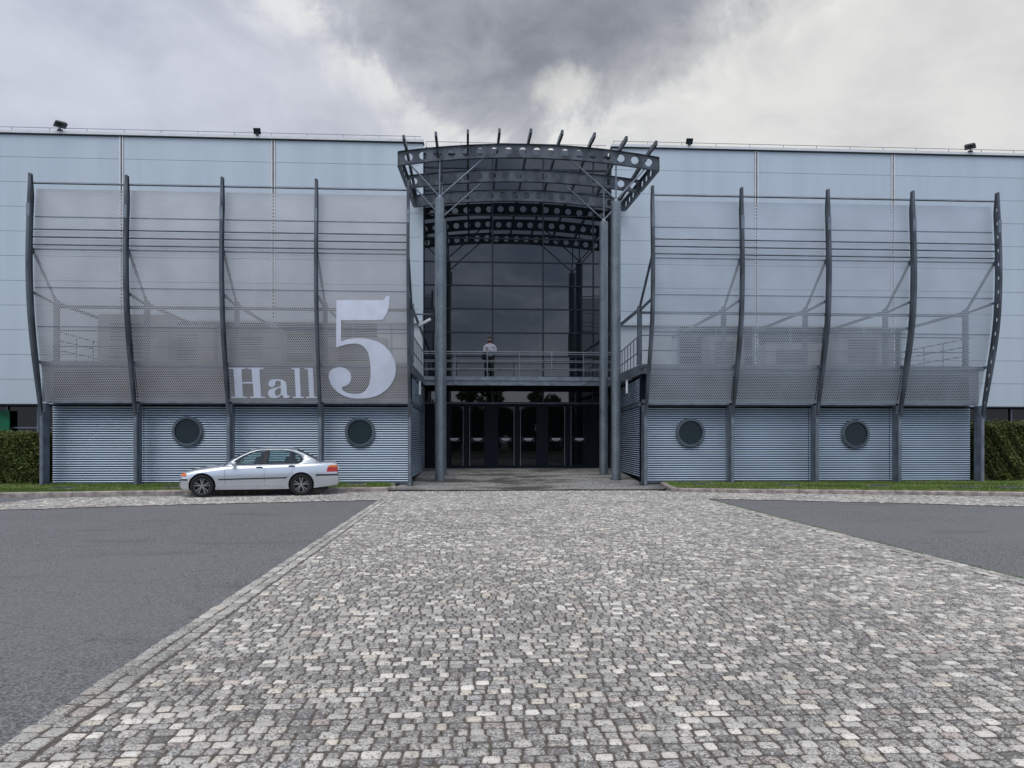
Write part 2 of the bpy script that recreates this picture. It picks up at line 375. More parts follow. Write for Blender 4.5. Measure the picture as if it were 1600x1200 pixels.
# stones: centre x,y, half sizes, rotation, type
SX, SY, HXs, HYs, RO = [], [], [], [], []
def row_stones(x0, x1, y, pitch, wid, wob):
    x = x0+rng.uniform(0, .02)
    while x < x1:
        wd_ = pitch*rng.uniform(.74, 1.3)
        if x+wd_ > x1+.03: break
        SX.append(x+wd_/2); SY.append(y+wob(x)+rng.normal(0, .004)); HXs.append(wd_/2-.0095); HYs.append(wid/2-.0095+rng.normal(0, .002)); RO.append(rng.normal(0, .03))
        x += wd_
y = 1.2
while y < YK-.05:
    wid = .093*rng.uniform(.93, 1.08); ph = rng.uniform(0, 6)
    wob = lambda x, y=y: .025*sin(x*.6+y*.3)+.007*sin(x*2.3+y*1.1)
    xr = XR-.27 if y < 12 else XR-.27+.17*(y-12)/8.6
    row_stones(XL+.27 if y < 20.7 else -14, xr if y < 20.55 else 20, y, .097, wid, wob); y += wid
# rows inside the side strips that lie nearer than the zone before the apron
y = 16.3
while y < 20.7:
    wid = .1
    row_stones(-18, XL+.0, y, .112, wid, lambda x: 0); row_stones(6.7, 20, y, .112, wid, lambda x: 0); y += wid
SX = np.array(SX); SY = np.array(SY); HXs = np.array(HXs); HYs = np.array(HYs); RO = np.array(RO)
keep = inside(base, SX, SY) & inside(base, SX-.05, SY) & inside(base, SX+.05, SY) & inside(base, SX, SY+.04) & inside(base, SX, SY-.05)
SX, SY, HXs, HYs, RO = [q[keep] for q in (SX, SY, HXs, HYs, RO)]
bd = []
for (xa, sg) in ((XL, 1), (XR, -1)):      # two border courses along each edge
    for k in range(2):
        y = 1.2
        while y < 20.4:
            ln = rng.uniform(.12, .20); off = 0 if y < 12 or sg > 0 else .17*(y-12)/8.6
            bd.append((xa+sg*(.068+k*.130)+off+rng.normal(0, .006), y+ln/2, .053+rng.normal(0, .003), ln/2-.012, rng.normal(0, .035))); y += ln
bd = np.array(bd); nb = len(bd)
SX = np.concatenate([SX, bd[:, 0]]); SY = np.concatenate([SY, bd[:, 1]]); HXs = np.concatenate([HXs, bd[:, 2]]); HYs = np.concatenate([HYs, bd[:, 3]]); RO = np.concatenate([RO, bd[:, 4]])
ns = len(SX)
g = np.array([-1, -.74, .74, 1.]); gx, gy = np.meshgrid(g, g)
tx, ty = gx.ravel().copy(), gy.ravel().copy()
cor = (abs(tx) == 1) & (abs(ty) == 1); tx[cor] *= .88; ty[cor] *= .88
outer = ((abs(gx.ravel()) == 1) | (abs(gy.ravel()) == 1))
ring = [0, 1, 2, 3, 7, 11, 15, 14, 13, 12, 8, 4]
tz = np.where(outer, .0042, .0092)
lx = np.concatenate([tx, tx[ring]*1.08]); ly = np.concatenate([ty, ty[ring]*1.08]); lz = np.concatenate([tz, np.full(12, -.004)])
q1 = [(r*4+c, r*4+c+1, (r+1)*4+c+1, (r+1)*4+c) for r in range(3) for c in range(3)]
q2 = [(16+i, 16+(i+1) % 12, ring[(i+1) % 12], ring[i]) for i in range(12)]
quad = np.array(q1+q2)
jx = rng.normal(0, .055, (ns, 28)); jy = rng.normal(0, .055, (ns, 28)); jx[:, 16:] = jx[:, ring]; jy[:, 16:] = jy[:, ring]
px = (lx+jx)*HXs[:, None]; py = (ly+jy)*HYs[:, None]
hz_ = rng.normal(0, .0012, ns)[:, None]; tilt = rng.normal(0, .028, (ns, 2)); jz = rng.normal(0, .0009, (ns, 28))
pz = lz+np.where(lz > 0, hz_+tilt[:, :1]*px+tilt[:, 1:]*py+jz, 0)
ca, sa = np.cos(RO)[:, None], np.sin(RO)[:, None]
co = np.stack([SX[:, None]+px*ca-py*sa, SY[:, None]+px*sa+py*ca, pz], -1).reshape(-1, 3)
Q = (quad[None]+(np.arange(ns)*28)[:, None, None]).reshape(-1, 4)
pal = np.array([(.34,.34,.34),(.42,.42,.415),(.28,.28,.285),(.50,.50,.49),(.64,.64,.62),(.37,.39,.41),(.48,.45,.40),(.47,.37,.34),(.56,.51,.42),(.26,.25,.25),(.40,.30,.275),(.37,.41,.40)])
pal = (pal*.72+.28*pal.mean(1, keepdims=True))*1.03*np.array((1.035, .965, .875))+.245*np.array((1.04, .97, .87)); pr = np.array([.20,.20,.12,.15,.08,.09,.055,.03,.022,.04,.008,.02]); pr /= pr.sum()
ci = rng.choice(len(pal), ns, p=pr); cc = pal[ci]*rng.uniform(.86, 1.14, (ns, 1))
cc[-nb:] = .7*cc[-nb:]+.3*np.array((.52, .51, .47))
al = np.clip(rng.beta(1.6, 1.6, ns), 0, 1); al[ci == 4] *= .15; al[ci == 8] *= .3; al[-nb:] *= .7
ca4 = np.repeat(np.concatenate([cc, al[:, None]], 1), 28, 0)
tag(npmesh('cobbled_path', co, Q, M['sett'], col=ca4, smooth=True), kind='structure')

def ramp(Y): return .012+max(0, (Y-26.5))*.037
# apron (slightly rising to the doors)
b = MB(); xs = [(-2.9, 7.9)]
ys = [YK+.06, 26, 27, 28, 29.5, 31, 33, 35.3]
vs = []; fs = []
for i, yy in enumerate(ys):
    xa = {0: P(610, 700, YK).x, 1: -2.6}.get(i, -2.45); xb = {0: P(1035, 700, YK).x, 1: 7.2}.get(i, 7.3)
    vs += [(xa, yy, .02+ramp(yy)), (xb, yy, .02+ramp(yy))]
fs = [(2*i, 2*i+1, 2*i+3, 2*i+2) for i in range(len(ys)-1)]
tag(b.add(vs, fs).build('entrance_pavement', M['apron']), kind='structure')
tag(MB().box(P(606, 700, YK).x, P(1040, 700, YK).x, YK-.02, YK+.07, -.01, .03).build('apron_step', M['gap']), kind='structure')  # near-black strip forming the low step at the apron front

# kerbs
def kerb(pts, h=.13, wd_=.16, side_=1):
    b = MB(); n_ = len(pts); acc = []
    # resample into stones about 1 m long
    out = [Vector(pts[0])]
    for a, c_ in zip(pts[:-1], pts[1:]):
        a = Vector(a); c_ = Vector(c_); k = max(1, round((c_-a).length/1.0))
        out += [a.lerp(c_, (i+1)/k) for i in range(k)]
    for a, c_ in zip(out[:-1], out[1:]):
        d = (c_-a).normalized(); nn = Vector((-d.y, d.x, 0))*side_; a2 = a+d*.005; c2 = c_-d*.005; dz = random.uniform(-.004, .004)
        v = []
        for z_, o_ in ((-.02, -.0), (h-.03+dz, .0), (h+dz, .03), (h+dz, wd_), (-.02, wd_)):
            v.append((a2+nn*o_)+Vector((0, 0, z_)))
        v2 = [q+(c2-a2) for q in v]
        b.add(v+v2, [(0,1,2,3,4),(9,8,7,6,5),(0,5,6,1),(1,6,7,2),(2,7,8,3),(3,8,9,4)])
    return b
kL = [G(-60, 778), G(0, 777), G(120, 775.3), G(300, 772.5), G(450, 770), G(606, 767.2)]
kL = [Vector((p.x, p.y, 0)) for p in kL]; kLe = kL+[Vector((kL[-1].x+.25, kL[-1].y+.25, 0)), Vector((P(622, 0, 27.2).x-.1, 27.0, 0))]
tag(kerb(kLe).build('kerb', M['kerb']), 'long grey stone kerb along the left grass strip behind the car', kind='structure')
kR = [G(1066, 769.3), G(1200, 771), G(1400, 773), G(1600, 775.8), G(1690, 777)]
kR = [Vector((p.x, p.y, 0)) for p in kR]
kRe = [Vector((P(1030, 0, 27.).x, 26.8, 0)), Vector((kR[0].x-.25, kR[0].y+.35, 0))]+kR
tag(kerb(kRe).build('kerb', M['kerb']), 'long grey stone kerb along the right grass strip', kind='structure')
# verge soil + grass
vL = [(p.x, p.y+.15) for p in kLe[:-1]]+[(kLe[-1].x-.15, 27.2), (-30, 27.2)]; vR = [(kRe[0].x+.15, 27.2), (kRe[1].x+.15, kRe[1].y+.1)]+[(p.x, p.y+.15) for p in kR]+[(26, 27.2)]
vL = [(-30, vL[0][1])]+vL[0:]
HG = .105
def verge(poly, name):
    b = MB(); b.prism([poly], lambda a, c, t_: (a, c, t_), HG, -.02); tag(b.build(name, M['soil']), kind='structure')
verge(vL, 'verge_ground'); verge(vR, 'verge_ground')
tag(MB().box(-34, -2.5, 27.2, 34.9, -.02, HG-.01).box(7.1, 34, 27.2, 34.9, -.02, HG-.01).build('soil_strip', M['soil']), kind='structure')
covers = []
for (cx, cy) in ((100, 763.8), (272, 762.5), (556, 757.5), (1097, 757.2), (1233, 759), (1376, 760.5), (1510, 762), (1575, 762.5)):
    p_ = G(cx, cy, HG); covers.append(p_)
def blades(poly, n_, hmin, hmax, name, z0, m, avoid=()):
    xs_ = [p[0] for p in poly]; ys_ = [p[1] for p in poly]
    x = rng.uniform(min(xs_), max(xs_), n_); y = rng.uniform(min(ys_), max(ys_), n_); k = inside(poly, x, y)
    for a in avoid: k &= ~((abs(x-a.x) < .36) & (abs(y-a.y) < .30))
    x, y = x[k], y[k]; n_ = len(x); h = rng.uniform(hmin, hmax, n_)*(.7+.5*np.sin(x*2.1+np.sin(y*3))**2); a = rng.uniform(0, pi, n_)
    lx_, ly_ = rng.normal(0, .4, n_)*h, rng.normal(0, .4, n_)*h; ww = .007+rng.uniform(0, .006, n_)
    dx, dy = np.cos(a)*ww, np.sin(a)*ww
    v = np.stack([np.stack([x-dx, y-dy, np.full(n_, z0)], -1), np.stack([x+dx, y+dy, np.full(n_, z0)], -1), np.stack([x+lx_, y+ly_, z0+h], -1)], 1).reshape(-1, 3)
    patch = .5+.5*np.sin(x*.9+1.3*np.sin(y*1.7)+.5)*np.cos(y*1.1+x*.35)
    t_ = np.clip(.15+.75*patch+rng.normal(0, .22, n_), 0, 1); cl_ = np.stack([t_, np.clip(rng.uniform(0, 1, n_)**.7+.25*np.sin(x*.7+y*2.2), 0, 1), t_, np.ones(n_)], -1)
    q = np.arange(n_*3).reshape(-1, 3)
    return npmesh(name, v, q, m, col=np.repeat(cl_, 3, 0))
tag(blades(vL, 75000, .03, .075, 'grass', HG, M['grass'], covers), 'short green grass of the left verge behind the silver car', 'grass', kind='stuff')
tag(blades(vR, 75000, .03, .075, 'grass', HG, M['grass'], covers), 'short green grass of the right verge', 'grass', kind='stuff')
mossL = [(XL-.05, 3), (XL+.03, 3), (XL+.03, 20), (XL-.05, 20)]; 
mo = blades([(XR-.05, 5), (XR+.07, 5), (XR+.07, 12), (6.72, 20.4), (6.55, 20.4), (XR-.03, 12)], 5500, .005, .015, 'moss', 0., M['grass'])
tag(mo, 'thin line of moss and weeds along the right edge of the cobbled path', 'moss', kind='stuff')
cvn = ['at the far left by the hedge', 'just in front of the silver car nose', 'behind the tail of the silver car', 'nearest the entrance on the right', 'second from the entrance on the right', 'below the rightmost porthole', 'before the rightmost shutter', 'in front of the right hedge']
for p_, s_ in zip(covers, cvn):
    r_ = empty('drain_cover', (p_.x, p_.y, HG), 'dark metal cover in the grass '+s_, 'drain cover', 'metal covers set in the grass verges')
    MB().box(-.34, .34, -.28, .28, -.03, .035).build('frame', M['kerb'], r_)
    b = MB()
    for i in range(11): b.box(-.30+i*.0555, -.30+i*.0555+.035, -.24, .24, .035, .05)
    b.build('grate', M['cover'], r_)

# ---------------------------------------------------------------- main hall
YW, YG = 34.4, 35.0; ZT, ZBOT = 15.22, 3.27
xgl, xgr = P(661, 0, YW).x, P(956, 0, YW).x
hall = empty('exhibition_hall', (2, YW, 0), 'long pale blue clad exhibition hall behind the perforated screens', 'building')
hall.location = (0, 0, 0)
PP = 1.095
def cladwall(x0, x1, joints, name):
    b = MB(); z = ZBOT; segs = [x0]+joints+[x1]
    zs = []
    k = 0; z1 = ZBOT
    zl = [ZBOT]; 
    while zl[-1]+PP < ZT-.3: zl.append(zl[-1]+PP)
    zl.append(ZT)
    for s0, s1 in zip(segs[:-1], segs[1:]):
        a = s0+(.10 if s0 != x0 else 0); c_ = s1-(.10 if s1 != x1 else 0)
        for za, zb in zip(zl[:-1], zl[1:]): b.box(a, c_, YW, YW+.15, za+.007, zb-.007)
    return b.build(name, M['clad'], hall)
jl = [P(x, 0, YW).x for x in (-150, -50, 190, 427)]; jl = [jl[2]-6.9*2, jl[2]-6.9, jl[2], jl[3]]
jr = [P(x, 0, YW).x for x in (1182, 1395)]; jr += [jr[1]+6.6, jr[1]+13.2]
cladwall(-38, xgl, jl, 'wall'); cladwall(xgr, 42, jr, 'wall')
each(MB().box(-38, xgl-.02, YW+.12, YW+.3, ZBOT-.05, ZT-.02).box(xgr+.02, 42, YW+.12, YW+.3, ZBOT-.05, ZT-.02), 'wall_backing', M['post'], hall)
for x in jl+jr:
    b = MB().box(x-.085, x-.03, YW-.04, YW+.02, ZBOT, ZT-.01).box(x+.03, x+.085, YW-.04, YW+.02, ZBOT, ZT-.01)
    b.build('joint_strip', M['white'], hall)
    MB().box(x-.03, x+.03, YW+.03, YW+.1, ZBOT, ZT-.01).build('joint_gap', M['mull'], hall)
each(MB().box(-38.05, xgl+.02, YW-.07, YW+.35, ZT+.04, ZT+.17).box(xgr-.02, 42.05, YW-.07, YW+.35, ZT+.04, ZT+.17), 'coping', M['white'], hall)
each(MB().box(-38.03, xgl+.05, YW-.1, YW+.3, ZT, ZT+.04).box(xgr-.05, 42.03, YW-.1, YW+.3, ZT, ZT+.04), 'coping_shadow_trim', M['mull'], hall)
MB().box(-38, 42, YW+1.4, 80, ZT-.35, ZT-.2).box(-38, -37.8, YW+.3, 80, 0, ZT-.35).box(41.8, 42, YW+.3, 80, 0, ZT-.35).box(-38, 42, 79.8, 80, 0, ZT-.35).build('roof', M['clad_low'], hall)
# reveals beside the glazing
each(MB().box(xgl-.3, xgl, YW+.15, YG+.15, 0, ZT-.02).box(xgr, xgr+.3, YW+.15, YG+.15, 0, ZT-.02), 'reveal', M['steel'], hall)
each(MB().box(xgl-.16, xgl+.004, YW-.012, YW+.14, 7.0, ZT-.02), 'corner_trim', M['clad'], hall)
# ground floor under the cladding
gf = MB()
gf.box(-38, xgl-.02, YW+.75, YW+.8, 0, ZBOT-.05).box(xgr+.02, 42, YW+.75, YW+.8, 0, ZBOT-.05)
each(gf, 'ground_floor_glass', M['glass2'], hall)
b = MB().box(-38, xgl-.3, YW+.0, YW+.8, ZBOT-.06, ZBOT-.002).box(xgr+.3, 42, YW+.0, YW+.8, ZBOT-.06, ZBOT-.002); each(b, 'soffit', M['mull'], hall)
for side_ in (-1, 1):
    b = MB()
    for x in np.arange(-37, 41, 1.35):
        if -16.5 < x < 20 or x*side_ < 0: continue
        b.box(x-.04, x+.04, YW+.66, YW+.74, 0, ZBOT-.07)
    for z_ in (.9, 2.2): b.box(*((-38, -16.5) if side_ < 0 else (20, 42)), YW+.68, YW+.735, z_, z_+.06)
    b.build('window_frame', M['rail'], hall)
pz = P(8, 660, YW+.6)
MB().box(pz.x-1.2, pz.x+.28, YW+.45, YW+.5, 1.7, 3.0).build('banner', M['green'], hall)
for (a_, c_) in ((36, 46), (1560, 1575)):
    p0, p1 = P(a_, 0, 31), P(c_, 0, 31)
# window band behind the screens
def band(x0, x1):
    MB().box(x0, x1, YW-.03, YW-.004, 4.5, 6.95).build('window', M['glass2'], hall)
    b = MB()
    n_ = int((x1-x0)/1.6)
    for i in range(n_+1):
        x = x0+(x1-x0)*i/n_; b.box(x-.05, x+.05, YW-.09, YW-.032, 4.5, 6.95)
    b.box(x0, x1, YW-.085, YW-.033, 5.6, 5.68); b.build('window_frame', M['rail'], hall)
band(P(190, 0, YW).x, P(612, 0, YW).x); band(P(1060, 0, YW).x, P(1405, 0, YW).x)
each(MB().box(P(590, 0, YW).x, xgl-.02, YW-.06, YW-.004, 4.3, 6.95).box(xgr+.02, P(1050, 0, YW).x, YW-.06, YW-.004, 4.3, 6.95), 'lower_wall', M['clad_low'], hall)
each(MB().box(P(180, 0, YW).x, xgl-.01, YW-.22, YW-.002, 6.97, 7.12).box(xgr+.01, P(1410, 0, YW).x, YW-.22, YW-.002, 6.97, 7.12), 'ledge', M['clad_low'], hall)
# curtain wall
ZD = 3.42
mx_ = [P(x, 0, YG).x for x in (690.6, 769.6, 848.7, 927)]
xs_ = [xgl+.01]+mx_+[xgr-.01]
zs_ = [ZD, 4.35]+[4.35+(i+1)*1.1 for i in range(9)]+[ZT-.2]
zs_ = [ZD, 4.45]+[1.6+(690-y)*35.03/F for y in (557, 520, 483, 446.5, 410, 373, 336.5, 300, 264)]+[ZT-.22]
for i in range(len(xs_)-1):
    b = MB()
    for j in range(len(zs_)-1):
        tl = random.uniform(-.0035, .0035); tm = random.uniform(-.003, .003)
        x0, x1, z0, z1 = xs_[i]+.03, xs_[i+1]-.03, zs_[j]+.03, zs_[j+1]-.03
        b.add([(x0, YG-tl, z0-.0), (x1, YG+tl, z0), (x1, YG+tl+tm, z1), (x0, YG-tl+tm, z1)], [(0, 1, 2, 3)])
    o = b.build('pane', M['glass'], hall, fix=False)
b = MB()
for x in xs_: b.box(x-.035, x+.035, YG-.05, YG+.05, ZD, ZT-.2)
for z in zs_: b.box(xgl, xgr, YG-.045, YG+.045, z-.03, z+.03)
b.build('mullion', M['mull'], hall)
MB().box(xgl, xgr, YG+.06, YG+.1, 0, ZT-.2).build('glass_backing', M['black'], hall)
# doors
z0 = ramp(YG)+.02; zt_ = 3.36
MB().box(xgl, xgr, YG-.10, YG+.05, zt_, ZD).build('door_head', M['post'], hall)
MB().box(xgl, xgr, YG-.14, YG+.05, z0-.03, z0+.012).build('threshold', M['rail'], hall)
edges = [(700, 728.6), (728.9, 760), (775, 807.5), (808, 841), (853, 886.8), (887.2, 921)]
hand = [723.7, 733.9, 803.2, 813.3, 882.2, 892.2]; sgn = [709.5, 746, 790, 825.5, 869, 905.3]
for (e0, e1), h, s_ in zip(edges, hand, sgn):
    x0, x1 = P(e0, 0, YG).x, P(e1, 0, YG).x
    d = MB().box(x0+.005, x0+.10, YG-.075, YG-.02, z0+.02, zt_-.02).box(x1-.10, x1-.005, YG-.075, YG-.02, z0+.02, zt_-.02)
    d.box(x0+.1, x1-.1, YG-.075, YG-.02, z0+.02, z0+.16).box(x0+.1, x1-.1, YG-.075, YG-.02, zt_-.14, zt_-.02)
    d = d.build('door', M['doorf'], hall)
    MB().box(x0+.1, x1-.1, YG-.05, YG-.035, z0+.16, zt_-.14).build('pane', M['glass2'], d)
    hx_ = P(h, 0, YG-.12).x
    MB().tube([(hx_, YG-.14, z0+.12), (hx_, YG-.14, zt_-.12)], .021, 8).tube([(hx_, YG-.14, 1.0), (hx_, YG-.06, 1.0)], .012, 6).tube([(hx_, YG-.14, 2.6), (hx_, YG-.06, 2.6)], .012, 6).build('handle', M['rail'], d)
    sx_ = P(s_, 686, YG-.06)
    MB().box(sx_.x-.30, sx_.x+.30, YG-.056, YG-.052, sx_.z-.12, sx_.z+.08).build('film_strip', M['mull'], d)
    MB().box(sx_.x-.19, sx_.x+.19, YG-.063, YG-.057, sx_.z-.025, sx_.z+.03).box(sx_.x-.12, sx_.x+.12, YG-.063, YG-.057, sx_.z-.08, sx_.z-.062).build('notice', M['lampw'], d)
# wide frame posts between the pairs
b = MB()
for a_, c_ in ((664, 700), (760, 775), (841, 853), (921, 953)):
    b.box(P(a_, 0, YG).x, P(c_, 0, YG).x, YG-.07, YG+.05, z0, zt_)
each(b, 'door_frame', M['doorf'], hall)

MB().box(xgl+.05, xgr-.05, YG+.12, YG+.8, ZT-.35, ZT+.12).build('parapet', M['steel'], hall)
# roof rail (lightning conductor) and floodlights
def roofrail(x0, x1, z, Yr, label):
    r_ = empty('roof_rail', (x0, Yr, ZT), label, 'roof rail', 'thin rails along the roof edge')
    b = MB(); x = 0
    while x < x1-x0:
        b.box(x-.01, x+.01, -.01, .01, 0, z-ZT); x += 1.62
    each(b, 'post', M['rail'], r_); MB().tube([(0, 0, z-ZT), (x1-x0, 0, z-ZT)], .013, 6).build('bar', M['rail'], r_)
roofrail(-30, xgl-.1, ZT+.38, YW+.15, 'thin metal rail on short posts along the roof edge left of the canopy')
roofrail(xgr+.1, 36, ZT+.38, YW+.15, 'thin metal rail on short posts along the roof edge right of the canopy')
roofrail(xgl+.1, xgr-.1, ZT+.5, YG+.4, 'thin metal rail along the roof edge behind the entrance canopy')
def flood(px_, py_, rz, sc_, tilt_, label):
    p_ = P(px_, py_, YW-.1)
    r_ = empty('floodlight', (p_.x, YW-.1, ZT+.17), label, 'floodlight', 'floodlights on the roof edge', rz=rz); r_.scale = (sc_, sc_, sc_)
    MB().box(-.12, .12, -.1, .25, 0, .05).box(-.03, .03, -.05, 0, .05, .22).build('bracket', M['lampb'], r_)
    ct, st = cos(tilt_), sin(tilt_)
    def tp(x, y, z): return (x, y*ct-z*st, .30+y*st+z*ct)
    vs = [tp(*v) for v in ((-.3,-.28,-.05),(.3,-.28,-.05),(.3,.22,-.05),(-.3,.22,-.05),(-.24,-.22,.09),(.24,-.22,.09),(.24,.16,.09),(-.24,.16,.09))]
    MB().add(vs, [(3,2,1,0),(4,5,6,7),(0,1,5,4),(1,2,6,5),(2,3,7,6),(3,0,4,7)]).build('housing', M['lampb'], r_, bevel=.015)
    vs = [tp(x, y, -.056) for x, y in ((-.25,-.23),(.25,-.23),(.25,.17),(-.25,.17))]
    MB().add(vs, [(0, 1, 2, 3)]).build('lens', M['porthole'], r_)
flood(94, 203, radians(40), .85, radians(-12), 'large tilted floodlight on the roof edge at the far left')
flood(402, 210, 0, .55, radians(-60), 'small square floodlight on the roof edge left of the canopy')
flood(1077, 228, 0, .55, radians(-60), 'small square floodlight on the roof edge right of the canopy')
flood(1516, 241, radians(-40), .8, radians(-12), 'large tilted floodlight on the roof edge at the far right')

# ---------------------------------------------------------------- screen wings
YF = 26.4
zk = [2.40, 3.30, 4.18, 5.5, 6.65, 8.3, 9.35, 10.52]; bk_ = [0, .21, .41, .67, .78, .80, .74, .66]
def bul(z): return float(np.interp(z, zk, bk_)) if not 2.4 < z < 10.5 else float(np.polyval(BP, z))
BP = np.polyfit(zk, bk_, 5)
def dep(z): return float(np.interp(z, [2.4, 3.2, 4.4, 6.5, 9.9, 10.15, 10.52], [.06, .16, .24, .26, .23, .15, .10]))
def yfr(z): return YF-bul(z)
def ysc(z): return yfr(z)+float(np.interp(z, [2.9, 4.4, 6.5, 10.2], [.38, .38, .38, .36]))
def rib(x, par, slots=False):
    zz = list(np.linspace(2.4, 10.52, 34)); tw = .022; fw = .045
    b = MB()
    # web with a row of slots
    for i in range(len(zz)-1):
        za, zb = zz[i], zz[i+1]; a0, a1 = yfr(za), yfr(zb); d0, d1 = dep(za), dep(zb)
        solid = zb < 3.1 or za > 9.9
        def quad(f0, f1, z_a, z_b, s0, s1):
            ya = [a0+d0*f for f in (s0, s1)]; yb = [a1+d1*f for f in (s0, s1)]
            tA = (z_a-za)/(zb-za); tB = (z_b-za)/(zb-za)
            yA = [ya[k]+(yb[k]-ya[k])*tA for k in (0, 1)]; yB = [ya[k]+(yb[k]-ya[k])*tB for k in (0, 1)]
            v = [(x-tw/2, yA[0], z_a), (x+tw/2, yA[0], z_a), (x+tw/2, yA[1], z_a), (x-tw/2, yA[1], z_a), (x-tw/2, yB[0], z_b), (x+tw/2, yB[0], z_b), (x+tw/2, yB[1], z_b), (x-tw/2, yB[1], z_b)]
            b.add(v, [(3,2,1,0),(4,5,6,7),(0,1,5,4),(1,2,6,5),(2,3,7,6),(3,0,4,7)])
        if solid or i % 2 or not slots: quad(0, 0, za, zb, 0, 1)
        else:
            zc = (za+zb)/2
            quad(0, 0, za, zb, 0, .36); quad(0, 0, za, zb, .66, 1); quad(0, 0, za, zc-.06, .36, .66); quad(0, 0, zc+.06, zb, .36, .66)
    for f, t_ in ((0, -.012), (1, .012)):     # flanges
        vs = []
        for z in zz:
            yy = yfr(z)+dep(z)*f
            vs += [(x-fw, yy, z), (x+fw, yy, z), (x+fw, yy+t_, z), (x-fw, yy+t_, z)]
        fs = [(4*i+k, 4*i+(k+1) % 4, 4*i+4+(k+1) % 4, 4*i+4+k) for i in range(len(zz)-1) for k in range(4)]+[(0, 1, 2, 3), tuple(4*len(zz)-4+k for k in range(4))]
        b.add(vs, fs)
    return b.build('rib', M['steel'], par)
ROWS = [2.98, 4.2, 5.48, 6.77, 8.05, 8.42, 8.68, 9.15, 10.12]
def screen(x0, x1, par, m):
    vs = []; fs = []; uv = []; arc = 0
    for r in range(len(ROWS)-1):
        zz = np.linspace(ROWS[r]+.008, ROWS[r+1]-.008, 5)
        if ROWS[r] in (8.05, 8.42) : zz = np.linspace(ROWS[r]+.008, ROWS[r+1]-.008, 3)
        b0 = len(vs); pv = None
        for z in zz:
            p_ = (ysc(z), z)
            if pv: arc += math.hypot(p_[0]-pv[0], p_[1]-pv[1])
            pv = p_; vs += [(x0, p_[0], z), (x1, p_[0], z)]; uv += [(x0, arc), (x1, arc)]
        for k in range(len(zz)-1): fs.append((b0+2*k, b0+2*k+1, b0+2*k+3, b0+2*k+2))
        arc += .016
    b = MB(); b.add(vs, fs, True); return b.build('screen_panel', m, par, fix=False, uv=uv)
def shutter(x0, x1, z0_, z1_, par, y=27.12, axis='x', m=None):
    pt = .082; prof = [(.07, 0), (.0, .004), (-.022, .012), (-.030, .024), (-.022, .044), (.004, .055), (.07, .057)]
    pts = []; z = z0_
    while z+pt <= z1_+.01:
        pts += [(a, z+c_) for a, c_ in prof]; z += pt
    vs = []; fs = []
    for a, z in pts:
        if axis == 'x': vs += [(x0, y+a, z), (x1, y+a, z)]
        else: vs += [(y+a*axis_s, x0, z), (y+a*axis_s, x1, z)]
    fs = [(2*i, 2*i+1, 2*i+3, 2*i+2) for i in range(len(pts)-1) if i % 7 != 6]
    b = MB(); b.add(vs, fs, False)
    o = b.build('shutter', m or M['slat'], par, fix=False)
    return o
def porthole(x, z, par):
    y = 27.05; n_ = 40
    b = MB()
    o_ = [(.535*cos(2*pi*i/n_), .535*sin(2*pi*i/n_)) for i in range(n_)]; i_ = [(.455*cos(2*pi*i/n_), .455*sin(2*pi*i/n_)) for i in range(n_)]
    b.prism([o_, i_], lambda a, c_, t_: (x+a, t_, z+c_), y-.03, y+.05)
    o2 = [(.49*cos(2*pi*i/n_), .49*sin(2*pi*i/n_)) for i in range(n_)]
    b.prism([o2, [(.44*cos(2*pi*i/n_), .44*sin(2*pi*i/n_)) for i in range(n_)]], lambda a, c_, t_: (x+a, t_, z+c_), y-.055, y-.0305)
    for i in range(20): b.sphere((x+.512*cos(2*pi*i/20), y-.03, z+.512*sin(2*pi*i/20)), .013, 6, 4)
    fr = b.build('porthole', M['post'], par)
    MB().prism([[(.45*cos(2*pi*i/n_), .45*sin(2*pi*i/n_)) for i in range(n_)]], lambda a, c_, t_: (x+a, t_, z+c_), y-.0, y+.02).build('pane', M['porthole'], fr)
